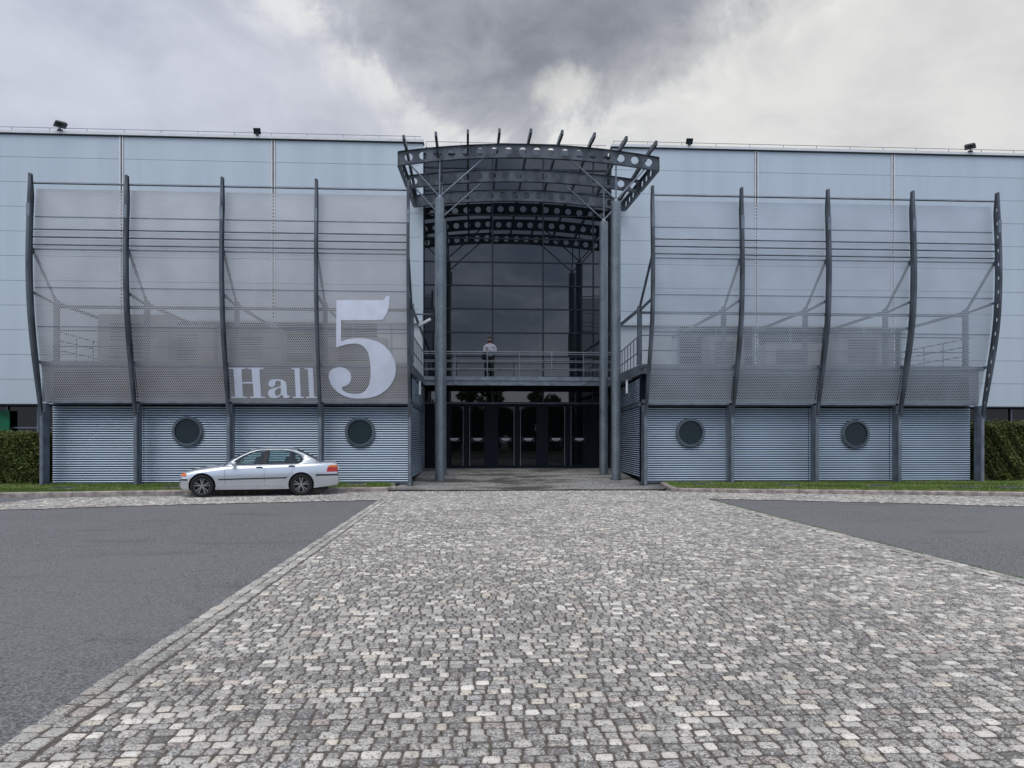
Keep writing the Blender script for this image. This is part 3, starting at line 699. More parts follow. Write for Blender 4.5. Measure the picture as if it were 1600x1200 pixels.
def wing(pxs, sidex_label, m, holes, inner):
    X_ = [P(q, 0, YF).x for q in pxs]
    wg = empty('screen_wing', (0, 0, 0), sidex_label, 'facade screen', 'curved perforated screens either side of the entrance')
    ext = [X_[0]-.02, X_[-1]+.02]
    for i, x in enumerate(X_):
        rib(x, wg, inner < 0 and i == 4)
        MB().box(x-.05, x+.05, yfr(9.3)-.035, yfr(9.3)+.02, 9.05, 9.5).build('splice_plate', M['rail'], wg)  # plate in lighter steel, its tone imitates a reflection on the rib
        # front leg, box column, terrace column with ties back to the wall
        b = MB().tube([(x, YF+.03, HG-.05), (x, YF+.03, 2.55)], .06, 12)
        b.build('leg', M['rail'], wg)
        b = MB().box(x-.07, x+.07, 26.56, 26.80, .0, 2.92).box(x-.12, x+.12, 26.5, 26.86, HG, HG+.02)
        b.bar((x, YF+.05, 2.5), (x, 26.6, 2.65), .06).build('column', M['post'], wg)
        b = MB().box(x-.075, x+.075, 27.3, 27.46, 4.45, 6.6)
        b.bar((x, 27.4, 6.5), (x, YW-.02, 6.42), .08, .10); xl_ = x+(.09 if inner < 0 else 0); b.bar((x, 27.3, 6.45), (xl_, yfr(6.6)+.25, 6.6), .07, .07)
        b.bar((x, 27.35, 6.55), (xl_, yfr(8.1)+.25, 8.1), .07, .07)
        b.bar((x, 27.3, 4.3), (x, yfr(4.3)+.22, 4.3), .07, .1)
        b.build('terrace_brace', M['post'], wg)
    for i in range(4):
        x0, x1 = X_[i]+.07, X_[i+1]-.07
        screen(X_[i]+.013, X_[i+1]-.013, wg, m)
        b = MB()
        for z in ROWS[1:5]+[9.15]: 
            if z in (8.42, 8.68): continue
            b.box(x0-.05, x1+.05, ysc(z)-.012, ysc(z)-.002, z-.016, z+.016)
        b.box(x0, x1, ysc(2.98)-.03, ysc(2.98)+.03, 2.93, 2.985).build('seam_strip', M['rail'], wg)
        b = MB()
        for z in (8.68, 8.42, 8.16): b.tube([(x0, yfr(z)+.20, z), (x1, yfr(z)+.20, z)], .024, 8)
        b.tube([(x0-.05, yfr(10.2)+.2, 10.24), (x1+.05, yfr(10.2)+.2, 10.24)], .026, 8)
        b.build('tie_rod', M['steel'], wg)
        b = MB().box(x0, x1, 27.34, 27.44, 6.33, 6.41); b.build('purlin', M['post'], wg)
        shutter(X_[i]+.01, X_[i+1]-.01, .16, 2.88, wg)
        MB().box(X_[i]+.01, X_[i+1]-.01, 27.05, 27.2, 2.89, 2.93).box(X_[i]+.01, X_[i+1]-.01, 27.1, 27.2, .08, .155).build('shutter_frame', M['post'], wg)
    for hx_, hy_ in holes:
        p_ = P(hx_, hy_, 27.1); porthole(p_.x, p_.z, wg)
    MB().box(ext[0], ext[1], 27.2, 27.3, .05, 4.05).build('wall', M['gap'], wg)  # near-black sheet, shade between the slats painted as its colour
    MB().box(ext[0], ext[1], 27.0, YW-.25, 4.08, 4.43).box(ext[0], ext[1], 26.75, 27.0, 3.0, 3.12).build('deck', M['deck'], wg)
    # terrace railing seen through the screen
    b = MB(); 
    for z in (4.95, 5.5): b.tube([(ext[0], 27.15, z), (ext[1], 27.15, z)], .02, 6)
    oe = ext[0] if inner > 0 else ext[1]
    for z in (4.85, 5.2, 5.5): b.tube([(oe, 27.5, z), (oe, YW-.1, z)], .02, 6)
    for k in range(6): b.tube([(oe, 27.5+k*1.25, 4.43), (oe, 27.5+k*1.25, 5.5)], .02, 6)
    b.build('terrace_railing', M['post'], wg)
    if inner < 0:
        for o_ in list(wg.children):
            if o_.name.split('.')[0] in ('rib', 'screen_panel', 'seam_strip', 'tie_rod', 'splice_plate'):
                for v_ in o_.data.vertices: v_.co.x += .09*min(1, max(0, (v_.co.z-2.4)/3.5))
    eo = (ext[0]-.38, ext[0]) if inner > 0 else (ext[1], ext[1]+.38)
    MB().box(*eo, 27.2, 27.3, 3.0, 4.43).build('fascia', M['deck'], wg)
    return wg, X_
wl, XLw = wing((64, 211, 356.5, 500, 640), 'left curved perforated metal screen over slatted shutters carrying the white lettering', M['perfL'], ((294, 674), (563, 675)), 1)
wr, XRw = wing((1009, 1145, 1277, 1406.5, 1536), 'right curved perforated metal screen over slatted shutters, without lettering', M['perfR'], ((1078, 676), (1335.5, 678)), -1)
# return walls beside the entrance
for (wg, xi, sg, xo) in ((wl, XLw[-1], 1, P(659, 0, 33).x), (wr, XRw[0], -1, P(971, 0, 33).x)):
    pts_z = []; z = .3; pt = .082
    prof = [(-.07, 0), (-.01, .003), (.008, .009), (.012, .018), (.006, .028), (-.01, .036), (-.07, .038)]
    while z+pt < 4.0:
        if not 2.9 < z < 3.02: pts_z += [(a*sg, z+c_) for a, c_ in prof]
        z += pt
    d = (xo-xi)/(33.6-27.2); vs = []
    for a, z in pts_z: vs += [(xi+a, 27.25, z), (xo+.1*d+a, 33.7, z)]
    MB().add(vs, [(2*i, 2*i+1, 2*i+3, 2*i+2) for i in range(len(pts_z)-1) if i % 7 != 6]).build('shutter', M['slat'], wg, fix=False)
    q = -sg*.09
    MB().add([(xi+q, 27.3, .0), (xo+q, 34.4, .0), (xo+q, 34.4, 4.07), (xi+q, 27.3, 4.07)], [(0, 1, 2, 3)]).build('wall', M['gap'], wg)  # backing sheet, shade behind these slats painted near-black
    b = MB().bar((xi+sg*.03, 27.2, 2.97), (xo+sg*.03, 33.6, 2.97), .07, .12)
    for yy in (33.5,): b.box(xo-.02+sg*.03, xo+.06+sg*.03, yy, yy+.12, .2, 4.05)
    b.build('frame', M['post'], wg)
# wall lamps on the return walls
for px_, py_, sg, lb in ((655, 606, 1, 'white vertical tube lamp on the slatted wall left of the doors'), (995.5, 604, -1, 'white vertical tube lamp on the slatted wall right of the doors')):
    yy = 28.6; p_ = P(px_, py_, yy)
    base_x = (XLw[-1] if sg > 0 else XRw[0])
    r_ = empty('wall_lamp', (base_x+sg*.05, yy, p_.z), lb, 'wall lamp', 'wall lamps beside the entrance')
    MB().tube([(sg*.16, 0, -.26), (sg*.16, 0, .26)], .045, 12).build('tube', M['lampw'], r_)
    MB().box(-.02, .22, -.08, .08, .26, .30).box(-.02, .22, -.08, .08, -.30, -.26).build('bracket', M['post'], r_) if sg > 0 else MB().box(-.22, .02, -.08, .08, .26, .30).box(-.22, .02, -.08, .08, -.30, -.26).build('bracket', M['post'], r_)
# spotlight on an arm by the left wing
p_ = P(676, 491, 29.0); q_ = P(641, 491, 27.4)
r_ = empty('spotlight', (q_.x, q_.y, q_.z), 'white angled spotlight on a thin horizontal arm beside the left entrance column', 'spotlight')
e_ = p_-q_
MB().tube([(0, 0, 0), tuple(e_)], .03, 8).tube([tuple(e_*.55), tuple(e_*.55+Vector((0, 0, -.25)))], .015, 6).build('arm', M['rail'], r_)
k_ = e_*.62+Vector((0, 0, -.30)); MB().bar(k_+Vector((-.22, 0, -.13)), k_+Vector((.24, -.02, .12)), .12, .10).build('head', M['lampw'], r_, bevel=.02)
# services on the terraces, seen through the screens
units = [(215, 27.9+1.6, 2.6, 2.0, 'left'), (300, 30.5, 2.0, 1.7, 'left'), (395, 29.6, 2.4, 1.5, 'left'), (560, 30.3, 2.3, 1.3, 'left'), (1130, 30.2, 1.5, 1.5, 'right'), (1235, 30.4, 2.4, 1.2, 'right'), (1345, 29.9, 2.3, 1.6, 'right')]
ul = ['behind the second bay of the left screen', 'behind the left screen above the first porthole', 'behind the left screen above the word', 'behind the white numeral', 'behind the first bay of the right screen', 'behind the second bay of the right screen', 'behind the third bay of the right screen']
for (px_, yy, wd_, hh, sd_), lb in zip(units, ul):
    x = P(px_, 0, yy).x
    r_ = empty('ventilation_unit', (x, yy, 4.43), 'boxy grey ventilation unit on the terrace '+lb, 'ventilation unit', 'ventilation units on the terraces')
    MB().box(-wd_/2, wd_/2, -.4, .5, .12, hh).build('casing', M['acunit'], r_, bevel=.02)
    b = MB()
    for k in range(9): b.box(-wd_*.32, wd_*.2, -.43, -.402, .35+k*(hh-.6)/9, .35+k*(hh-.6)/9+.05)
    b.build('grille', M['black'], r_)
    MB().box(-wd_/2+.05, -wd_/2+.15, -.35, .45, 0, .12).box(wd_/2-.15, wd_/2-.05, -.35, .45, 0, .12).build('base', M['black'], r_)

# ---------------------------------------------------------------- lettering
def onscreen(px_, py_, off):
    yy = 26.0
    for _ in range(6):
        p_ = P(px_, py_, yy); yy = ysc(p_.z)-off
    return p_
def c7(pts): return [(330+a/4.706, 430+b_/4.706) for a, b_ in pts]
def smooth(pts, keep_, n_=3):
    out = []; k = len(pts)
    for i in range(k):
        p0, p1, p2, p3 = [Vector((*pts[(i+j) % k], 0)) for j in (-1, 0, 1, 2)]
        out.append(pts[i])
        if i in keep_: continue
        for s in range(1, n_):
            t_ = s/n_
            q = .5*((2*p1)+(-p0+p2)*t_+(2*p0-5*p1+4*p2-p3)*t_*t_+(-p0+3*p1-3*p2+p3)*t_**3); out.append((q.x, q.y))
    return out
five = [(920,183),(1265,183),(1278,172),(1287,154),(1312,154),(1308,215),(1296,268),(1270,310),(1228,330),(955,330),(955,487),(1000,472),(1060,463),(1130,465),(1200,480),(1260,510),(1310,560),(1345,620),(1358,690),(1345,760),(1310,820),(1250,870),(1180,898),(1080,908),(1000,895),(930,860),(885,810),(863,750),(868,715),(885,695),(910,682),(945,677),(980,683),(1010,702),(1028,735),(1025,775),(1005,805),(975,818),(960,830),(975,852),(1010,868),(1060,873),(1110,865),(1145,835),(1165,785),(1172,700),(1165,620),(1150,565),(1120,525),(1080,505),(1040,503),(980,512),(918,532)]
five = smooth(c7(five), {0, 1, 3, 4, 8, 9, 10, 52, 51})
Hh = [(130,680),(250,680),(250,690),(222,691),(227,785),(302,785),(297,691),(268,690),(268,680),(385,680),(385,690),(355,691),(367,893),(398,894),(398,904),(285,904),(285,894),(313,893),(306,797),(228,797),(233,893),(262,894),(262,904),(145,904),(145,894),(176,893),(162,691),(130,690)]
aa = [(420,800),(430,776),(458,765),(500,765),(535,775),(552,800),(556,860),(563,885),(580,884),(575,897),(555,905),(532,900),(520,880),(495,898),(460,905),(430,897),(418,875),(424,850),(450,832),(511,815),(512,790),(500,776),(478,777),(471,790),(468,808),(452,822),(430,818)]
ah = [(511,828),(482,838),(468,858),(472,880),(490,887),(510,870)]
l1 = [(590,682),(650,682),(660,893),(682,894),(682,904),(600,904),(600,894),(622,893),(612,692),(590,691)]
l2 = [(687,682),(748,682),(759,893),(778,894),(778,904),(697,904),(697,894),(722,893),(710,692),(687,691)]
sg_ = empty('hall_sign', (0, 0, 0), 'pale serif lettering Hall 5 on the perforated left screen', 'sign')
def sub_rows(loops):
    return loops
for nm, loops in (('letter', [c7(Hh)]), ('letter', [smooth(c7(aa), {7, 8, 9, 19}), smooth(c7(ah), set())]), ('letter', [c7(l1)]), ('letter', [c7(l2)]), ('numeral', [five])):
    # slice the outline finely so it bends with the sheet
    bm = bmesh.new()
    b = MB(); b.prism(loops, lambda a, c_, t_: (a, t_, c_), 0, 1)
    vs_ = [bm.verts.new(v) for v in b.v]; 
    for f_ in b.f:
        try: bm.faces.new([vs_[i] for i in f_])
        except ValueError: pass
    zmin = min(v[2] for v in b.v); zmax = max(v[2] for v in b.v)
    for zc in np.arange(zmin+6, zmax, 8.):
        bmesh.ops.bisect_plane(bm, geom=bm.verts[:]+bm.edges[:]+bm.faces[:], plane_co=(0, 0, zc), plane_no=(0, 0, 1))
    for v in bm.verts: v.co = onscreen(v.co.x, v.co.z, .018+.008*v.co.y)
    bmesh.ops.recalc_face_normals(bm, faces=bm.faces)
    me = bpy.data.meshes.new(nm); bm.to_mesh(me); bm.free(); me.materials.append(M['letter'])
    o = bpy.data.objects.new(nm, me); C.objects.link(o); o.parent = sg_

# ---------------------------------------------------------------- balcony over the doors
YB = 33.0; zd = 4.45
bal = empty('balcony', (0, 0, 0), 'grey steel balcony walkway with railing above the entrance doors', 'balcony')
bx0, bx1 = P(661, 0, YB).x, P(968, 0, YB).x
MB().box(bx0, bx1, YB, YG-.06, zd-.06, zd).build('deck', M['deck'], bal)
MB().box(bx0-.02, bx1+.02, YB-.08, YB-.002, zd-.16, zd+.01).box(bx0-.02, bx1+.02, YB-.03, YB+.05, zd-.37, zd-.175).box(bx0, bx1, YB-.02, YB+.03, zd-.175, zd-.16).build('edge_beam', M['rail'], bal)
MB().box(bx0, bx1, YB+.06, YG-.06, zd-.34, zd-.062).build('joists', M['gap'], bal)
b = MB()
for z, r in ((1.10, .022), (1.01, .016), (.72, .012), (.66, .012), (.36, .012), (.30, .012)):
    b.tube([(bx0, YB-.02, zd+z), (bx1, YB-.02, zd+z)], r, 8)
xiL, xiR = XLw[-1]-.02, XRw[0]+.02
for (xa, xb) in ((bx0, xiL), (bx1, xiR)):
    for z in (1.10, .5): b.tube([(xa, YB-.02, zd+z), (xb, 27.3, zd+z)], .02, 8)
b.build('handrail', M['rail'], bal)
for q in (711, 761.3, 811.5, 862, 911.5, 661.5, 967):
    x = P(q, 0, YB).x
    MB().box(x-.016, x+.016, YB-.045, YB+.005, zd-.36, zd+1.09).box(x-.05, x+.05, YB-.1, YB-.082, zd-.32, zd-.2).build('baluster', M['rail'], bal)
for (xa, xb) in ((bx0, xiL), (bx1, xiR)):
    for k in range(1, 7):
        t_ = k/7; x = xa+(xb-xa)*t_; yy = YB+(27.3-YB)*t_
        MB().box(x-.018, x+.018, yy-.018, yy+.018, zd-.2, zd+1.09).build('baluster', M['rail'], bal)
    bb = MB().bar((xa, YB, zd-.17), (xb, 27.3, zd-.17), .06, .3).build('side_beam', M['deck'], bal)

# ---------------------------------------------------------------- canopy
Y1, Y2, Y3 = 28.8, 31.45, 34.0
cx = 2.36; can = empty('entrance_canopy', (0, 0, 0), 'dark steel canopy of curved beams with round holes on four tall columns', 'canopy')
def arch(x): return 13.05-.39*((x-cx)/5.0)**2
def beam(Yb, hw, par):
    n_ = 40; t_ = .02; h = .5; xs2 = np.linspace(cx-hw, cx+hw, n_+1)
    top = [(x, arch(x)) for x in xs2]; bot = [(x, arch(x)-h) for x in reversed(xs2)]
    b = MB()
    # web built cell by cell around each hole
    nh = 18; sp_ = .546; c0 = cx-(nh-1)*sp_/2
    segx = [cx-hw]+[c0+(i-.5)*sp_ for i in range(nh+1)]+[cx+hw]
    for i in range(len(segx)-1):
        xa, xb = segx[i], segx[i+1]
        if xa < cx-hw: xa = cx-hw
        if xb > cx+hw: xb = cx+hw
        if xb-xa < .01: continue
        outer_ = [(xa, arch(xa)-h), ((xa+xb)/2, arch((xa+xb)/2)-h), (xb, arch(xb)-h), (xb, arch(xb)), ((xa+xb)/2, arch((xa+xb)/2)), (xa, arch(xa))]
        loops = [outer_]
        hc = c0+(i-1)*sp_
        if 1 <= i <= nh and hc-.16 > xa and hc+.16 < xb:
            hz2 = arch(hc)-h/2; loops.append([(hc+.148*cos(2*pi*k/20), hz2+.148*sin(2*pi*k/20)) for k in range(20)])
        b.prism(loops, lambda a, c_, t2: (a, t2, c_), Yb-t_/2, Yb+t_/2)
    for dz in (0, -h):
        vs = []
        for x in xs2:
            z = arch(x)+dz; z_b = z+(.018 if dz == 0 else -.018)
            vs += [(x, Yb-.07, z), (x, Yb+.07, z), (x, Yb+.07, z_b), (x, Yb-.07, z_b)]
        b.add(vs, [(4*i+k, 4*i+(k+1) % 4, 4*i+4+(k+1) % 4, 4*i+4+k) for i in range(n_) for k in range(4)]+[(0, 1, 2, 3), tuple(4*n_+k for k in range(4))])
    b.box(cx-hw-.015, cx-hw-.0005, Yb-.07, Yb+.07, arch(cx-hw)-h, arch(cx-hw)).box(cx+hw+.0005, cx+hw+.015, Yb-.07, Yb+.07, arch(cx+hw)-h, arch(cx+hw))
    return b.build('beam', M['steel'], par)
HW = {Y1: 5.04, Y2: 4.92, Y3: 4.80}
for Yb in (Y1, Y2, Y3): beam(Yb, HW[Yb], can)
# side fascias with holes
for s_ in (-1, 1):
    xa, xb = cx+s_*(HW[Y1]-.03), cx+s_*(HW[Y3]-.03); ya, yb = Y1+.08, Y3-.08
    for (y0_, y1_) in ((ya, Y2-.08), (Y2+.08, yb)):
        def fx(yy, t_): return xa+(xb-xa)*(yy-ya)/(yb-ya)+t_*s_
        zt2 = arch(cx+5.0)-.02; zb2 = zt2-.46
        loops = [[(y0_, zb2), (y1_, zb2), (y1_, zt2), (y0_, zt2)]]
        for k in range(4):
            yc = y0_+.32+k*.61
            loops.append([(yc+.13*cos(2*pi*j/18), (zt2+zb2)/2+.13*sin(2*pi*j/18)) for j in range(18)])
        MB().prism(loops, lambda a, c_, t_: (fx(a, t_), a, c_), 0, .02).build('side_beam', M['steel'], can)
        MB().bar((fx(y0_, .01), y0_, zb2-.01), (fx(y1_, .01), y1_, zb2-.01), .14, .016).bar((fx(y0_, .01), y0_, zt2+.01), (fx(y1_, .01), y1_, zt2+.01), .14, .016).build('flange', M['steel'], can)
# nine rafters whose noses stick out beyond the front beam
tips = [630.8, 681, 731, 780.5, 829.5, 878.5, 929, 978.5, 1025]
for q in tips:
    x = P(q, 0, Y1-1.15).x; za = arch(x)
    prof_ = [(Y1-1.22, za-.04), (Y1-.75, za-.03), (Y1-.3, za+.02), (Y3+.55, za+.02), (Y3+.55, za+.20), (Y1-.3, za+.20), (Y1-.75, za+.15), (Y1-1.22, za+.12)]
    MB().prism([prof_], lambda a, c_, t_: (x+t_, a, c_), -.045, .045).build('rafter', M['steel'], can)
colX = (P(687, 0, Y1).x, P(962.5, 0, Y1).x)
for Yb in (Y1, Y2):
    for k, x in enumerate(colX):
        z0_ = ramp(Yb); 
        cO = MB().tube([(x, Yb, z0_), (x, Yb, 10.9)], .18, 28).tube([(x, Yb, 10.9), (x, Yb, 11.02)], [.13, .06], 16).build('column', M['galv'], can)
        MB().tube([(x, Yb, z0_-.01), (x, Yb, z0_+.035)], .25, 28).build('base_plate', M['post'], cO)
        for dx in (-1.15, 0, 1.7) if k == 0 else (-1.75, 0, 1.15):
            xe = x+dx
            MB().tube([(x, Yb, 10.98), (xe, Yb, arch(xe)-.5)], .032, 10).build('strut', M['rail'], can)

# ---------------------------------------------------------------- hedges and trees
def leafcloud(centres, radii, n_, size, name, m, par=None, box=None, flat=.0):
    if box:
        x0, x1, y0_, y1_, z0_, z1_ = box
        pts = []
        x = rng.uniform(x0, x1, n_); z = rng.uniform(z0_, z1_, n_); y = rng.uniform(y0_, y1_, n_)
        fc_ = rng.random(n_); bl = .13*np.sin(x*3.1+z*2)+.09*np.sin(x*7+z*5)+.06*np.sin(x*15+z*9)+.05*np.sin(x*31+z*23)
        dpt = rng.exponential(.12, n_)-.05*(rng.random(n_) < .15)
        y = np.where(fc_ < .62, y0_+bl+dpt, y); z = np.where((fc_ >= .62) & (fc_ < .9), z1_+.6*bl-rng.exponential(.08, n_)+.12*(rng.random(n_) < .06)*rng.random(n_)+.04*np.sin(x*9+y*7), z)
        x = np.where(fc_ >= .94, np.where(rng.random(n_) < .5, x0, x1)+rng.normal(0, .05, n_), x)
        c_ = np.stack([x, y, z], -1); shade = .5+.5*np.sin(x*2.6+z*3.3)*np.sin(z*4+x*1.3)
    else:
        k = rng.choice(len(centres), n_, p=np.array(radii)**2/np.sum(np.array(radii)**2))
        d = rng.normal(0, 1, (n_, 3)); d /= np.linalg.norm(d, axis=1)[:, None]
        r = np.array(radii)[k]*(.62+.42*rng.random(n_)**.6); c_ = np.array(centres)[k]+d*r[:, None]*np.array([1, 1, .8]); shade = (np.sin(k*12.9898)*.5+.5)*.6+.2
    n1 = rng.normal(0, 1, (n_, 3)); n1 /= np.linalg.norm(n1, axis=1)[:, None]
    n2 = np.cross(n1, rng.normal(0, 1, (n_, 3))); n2 /= np.linalg.norm(n2, axis=1)[:, None]
    s = size*rng.uniform(.6, 1.3, n_)[:, None]
    v = np.stack([c_-n1*s, c_+n2*s*.45, c_+n1*s, c_-n2*s*.45], 1).reshape(-1, 3)
    t_ = np.clip(shade*.8+rng.normal(.1, .22, n_), 0, 1); cl_ = np.stack([t_, rng.random(n_), t_, np.ones(n_)], -1)
    return npmesh(name, v, np.arange(n_*4).reshape(-1, 4), m, par, np.repeat(cl_, 4, 0))
def hedge(x0, x1, top, label):
    r_ = empty('hedge', ((x0+x1)/2, 28.3, HG), label, 'hedge', 'clipped hedges at the ends of the building')
    cxx = (x0+x1)/2
    leafcloud(None, None, 30000, .05, 'foliage', M['hedge'], r_, box=(x0-cxx, x1-cxx, -.7, .6, .03, top-HG))
    b = MB().box(x0-cxx+.15, x1-cxx-.15, -.45, .45, 0, top-HG-.22); b.build('twigs', M['bark'], r_)
hedge(P(-90, 0, 27.6).x, P(60, 0, 27.6).x, 1.86, 'lower clipped green hedge left of the shutters')
hedge(P(1538, 0, 27.6).x, P(1690, 0, 27.6).x, 2.27, 'taller clipped green hedge right of the shutters')
cs = []; rs = []
for k in range(330):
    x = random.uniform(-48, 48); hh = 10.6+2.5*sin(x*.21)+1.5*sin(x*.53+1)
    if abs(x-9.5) < 2.2: hh *= .72
    z = random.uniform(.06, .86)*hh; cs.append((x, -62+random.uniform(-3, 3), z)); rs.append(random.uniform(1.5, 2.6)*(1 if z < hh*.6 else .7))
tag(leafcloud(cs, rs, 100000, .48, 'tree_line', M['tree']), 'dense row of dark green trees across the field facing the hall', 'trees', kind='stuff')

# ---------------------------------------------------------------- car
M['paint'] = mat('silver_paint', (.72, .76, .81), .27, .62, coat=.8)
M['tyre'] = mat('tyre', (.012, .012, .013), .8)
M['alloy'] = mat('alloy', (.42, .42, .43), .35, .8)
M['trim'] = mat('black_trim', (.012, .012, .014), .5)
M['red'] = mat('red_lens', (.50, .012, .012), .15, coat=.5)
M['orange'] = mat('orange_lens', (.75, .17, .015), .15, coat=.5)
M['clear'] = mat('clear_lens', (.55, .58, .62), .1, coat=.5)
M['seat'] = mat('seat_cloth', (.022, .022, .025), .9)
m = M['cglass'] = mat('car_glass', (.02, .03, .03), .02); t = m.node_tree; n = t.nodes; l = t.links
tr = n.new('ShaderNodeBsdfTransparent'); tr.inputs[0].default_value = (.80, .88, .87, 1); gl = n.new('ShaderNodeBsdfGlossy'); gl.inputs['Roughness'].default_value = .02
fr_ = n.new('ShaderNodeFresnel'); fr_.inputs[0].default_value = 1.5; mx2 = n.new('ShaderNodeMixShader')
l.new(mth('ADD', fr_.outputs[0], .03, N=n, L=l), mx2.inputs[0]); l.new(tr.outputs[0], mx2.inputs[1]); l.new(gl.outputs[0], mx2.inputs[2]); l.new(mx2.outputs[0], n['Material Output'].inputs[0])
pf, pb = G(316, 777.7), G(470, 774.4)
hd = (pf-pb).normalized(); yaw = math.atan2(-hd.y, -hd.x)*.85
# local frame: x from nose (-) to tail (+), y- = near side, z up
mid = (pf+pb)/2; nrm = Vector((-sin(yaw), cos(yaw), 0)); ax = Vector((cos(yaw), sin(yaw), 0))
WB = 2.725; xf, xr = -1.60, 1.125
org = mid+nrm*.80-ax*((xf+xr)/2)
car = empty('parked_car', (org.x, org.y, .012), 'silver four-door saloon parked along the left kerb facing left', 'car', rz=yaw)
XS = [-2.235,-2.20,-2.12,-2.0,-1.8,-1.5,-1.2,-.98,-.6,0,.6,1.0,1.3,1.6,1.85,2.0,2.12,2.2,2.235]
kx = [-2.235,-2.17,-2.05,-1.8,-1.4,-.98,-.5,0,.5,1.0,1.5,1.8,2.05,2.17,2.235]
kzt = [.42,.66,.745,.815,.885,.935,.94,.94,.945,.955,.985,1.0,1.0,.985,.52]     # centre top
kzs = [.40,.60,.685,.745,.80,.855,.875,.885,.895,.91,.93,.935,.93,.91,.50]      # shoulder
kzb = [.30,.22,.20,.19,.19,.185,.18,.18,.18,.185,.20,.23,.26,.29,.36]
kw = [.58,.70,.78,.835,.865,.868,.868,.87,.87,.868,.865,.84,.79,.73,.64]
def it(x, k): return float(np.interp(x, kx, k))
xs3 = list(np.linspace(-2.235, -1.95, 8))+list(np.linspace(-1.9, 1.9, 42))+list(np.linspace(1.95, 2.235, 8))
secs = []
for x in xs3:
    zt2, zs2, zb2, w2 = it(x, kzt), it(x, kzs), it(x, kzb), it(x, kw)
    hlf = [(0, zb2), (w2*.80, zb2), (w2*.93, zb2+.02), (w2*.965, zb2+.10), (w2*.972, zb2+.16)]
    hh = zs2-(zb2+.16)
    hlf += [(w2*.992, zb2+.16+hh*.12), (w2*1.0, zb2+.16+hh*.38), (w2*1.0, zb2+.16+hh*.52), (w2*.992, zb2+.16+hh*.66), (w2*.972, zb2+.16+hh*.86), (w2*.94, zs2-.01), (w2*.885, zs2+.022)]
    hlf += [(w2*.70, zs2+(zt2-zs2)*.62), (w2*.38, zs2+(zt2-zs2)*.92), (0, zt2)]
    ring_ = [(-a, b_) for a, b_ in hlf]+[(a, b_) for a, b_ in reversed(hlf[1:-1])]
    secs.append([(x, a, b_) for a, b_ in ring_])
b = MB(); kk = len(secs[0]); vs = [v for s in secs for v in s]
fs = [(i*kk+j, i*kk+(j+1) % kk, (i+1)*kk+(j+1) % kk, (i+1)*kk+j) for i in range(len(secs)-1) for j in range(kk)]
fs += [tuple(range(kk)), tuple((len(secs)-1)*kk+j for j in reversed(range(kk)))]
b.add(vs, fs, True); body = b.build('body', M['paint'], car)
cut = MB()
for xw in (xf, xr):
    for s_ in (-1, 1): cut.tube([(xw, s_*.60, .325), (xw, s_*1.1, .325)], .365, 40, smooth=False)
cutter = cut.build('cutter', M['trim'], car)
bm_ = body.modifiers.new('c', 'BOOLEAN'); bm_.operation = 'DIFFERENCE'; bm_.object = cutter; bm_.solver = 'EXACT'
body.data.materials.append(M['trim'])
dg = bpy.context.evaluated_depsgraph_get(); dg.update()
nm_ = bpy.data.meshes.new_from_object(body.evaluated_get(dg)); body.modifiers.clear(); body.data = nm_
nm_.name = 'body'
for p__ in nm_.polygons:
    c_ = p__.center
    if min(abs(math.hypot(c_.x-xw, c_.z-.325)-.36) for xw in (xf, xr)) < .03 and abs(c_.y) < .84 and abs(p__.normal.y) < .3 and c_.z > .2:
        p__.material_index = 1 if len(nm_.materials) > 1 else 0; p__.use_smooth = False
    if abs(abs(c_.y)-.60) < .02 and abs(p__.normal.y) > .8 and min(math.hypot(c_.x-xw, c_.z-.325) for xw in (xf, xr)) < .37: p__.material_index = 1 if len(nm_.materials) > 1 else 0
bpy.data.objects.remove(cutter)
for o_ in (body,):
    md = o_.modifiers.new('e', 'EDGE_SPLIT'); md.split_angle = radians(38)
# greenhouse: side view outline, mapped on leaning side planes
def sy(x, z): # half width of the cabin side
    tb = it(x, kw)*.885
    return tb-(z-.90)*.42-.10*max(0, (abs(x-.15)-.9))*(z-.9)*1.2
belt = lambda x: it(x, kzs)+.02
outl = [(-1.03, belt(-1.03)), (-.80, 1.035), (-.55, 1.175), (-.32, 1.285), (-.10, 1.345), (.15, 1.375), (.45, 1.385), (.75, 1.37), (1.0, 1.325), (1.20, 1.24), (1.36, 1.155), (1.52, 1.065), (1.68, belt(1.68)+.01)]
winf = [(-.74, .93), (-.66, 1.03), (-.48, 1.145), (-.28, 1.24), (-.08, 1.295), (.10, 1.315), (.06, 1.12), (.03, .94)]
winr = [(.15, .945), (.18, 1.12), (.21, 1.32), (.45, 1.325), (.70, 1.305), (.80, 1.285), (.79, .96)]
winq = [(.83, .962), (.84, 1.272), (.98, 1.22), (1.09, 1.145), (1.13, 1.07), (1.08, .99), (1.02, .965)]
frame_l = [(-.80, .905), (-.70, 1.035), (-.50, 1.165), (-.29, 1.262), (-.08, 1.318), (.15, 1.338), (.45, 1.345), (.70, 1.327), (.86, 1.29), (1.01, 1.23), (1.13, 1.155), (1.19, 1.07), (1.13, .975), (1.04, .94), (.4, .928), (-.3, .912)]
low = [(x, belt(x)-.03) for x in np.linspace(1.64, -1.0, 12)]
side_panel = outl+low
for s_ in (-1, 1):
    fnc = lambda a, c_, t_: (a, s_*(sy(a, c_)+t_), c_)
    MB().prism([side_panel, frame_l], fnc, -.02, 0, True).build('side_frame', M['paint'], car)
    MB().prism([frame_l, winf, winr, winq], fnc, -.025, .004).build('window_surround', M['trim'], car)
    wnd = MB()
    for wl_ in (winf, winr, winq): wnd.prism([wl_], fnc, -.012, -.008)
    wnd.build('side_window', M['cglass'], car)
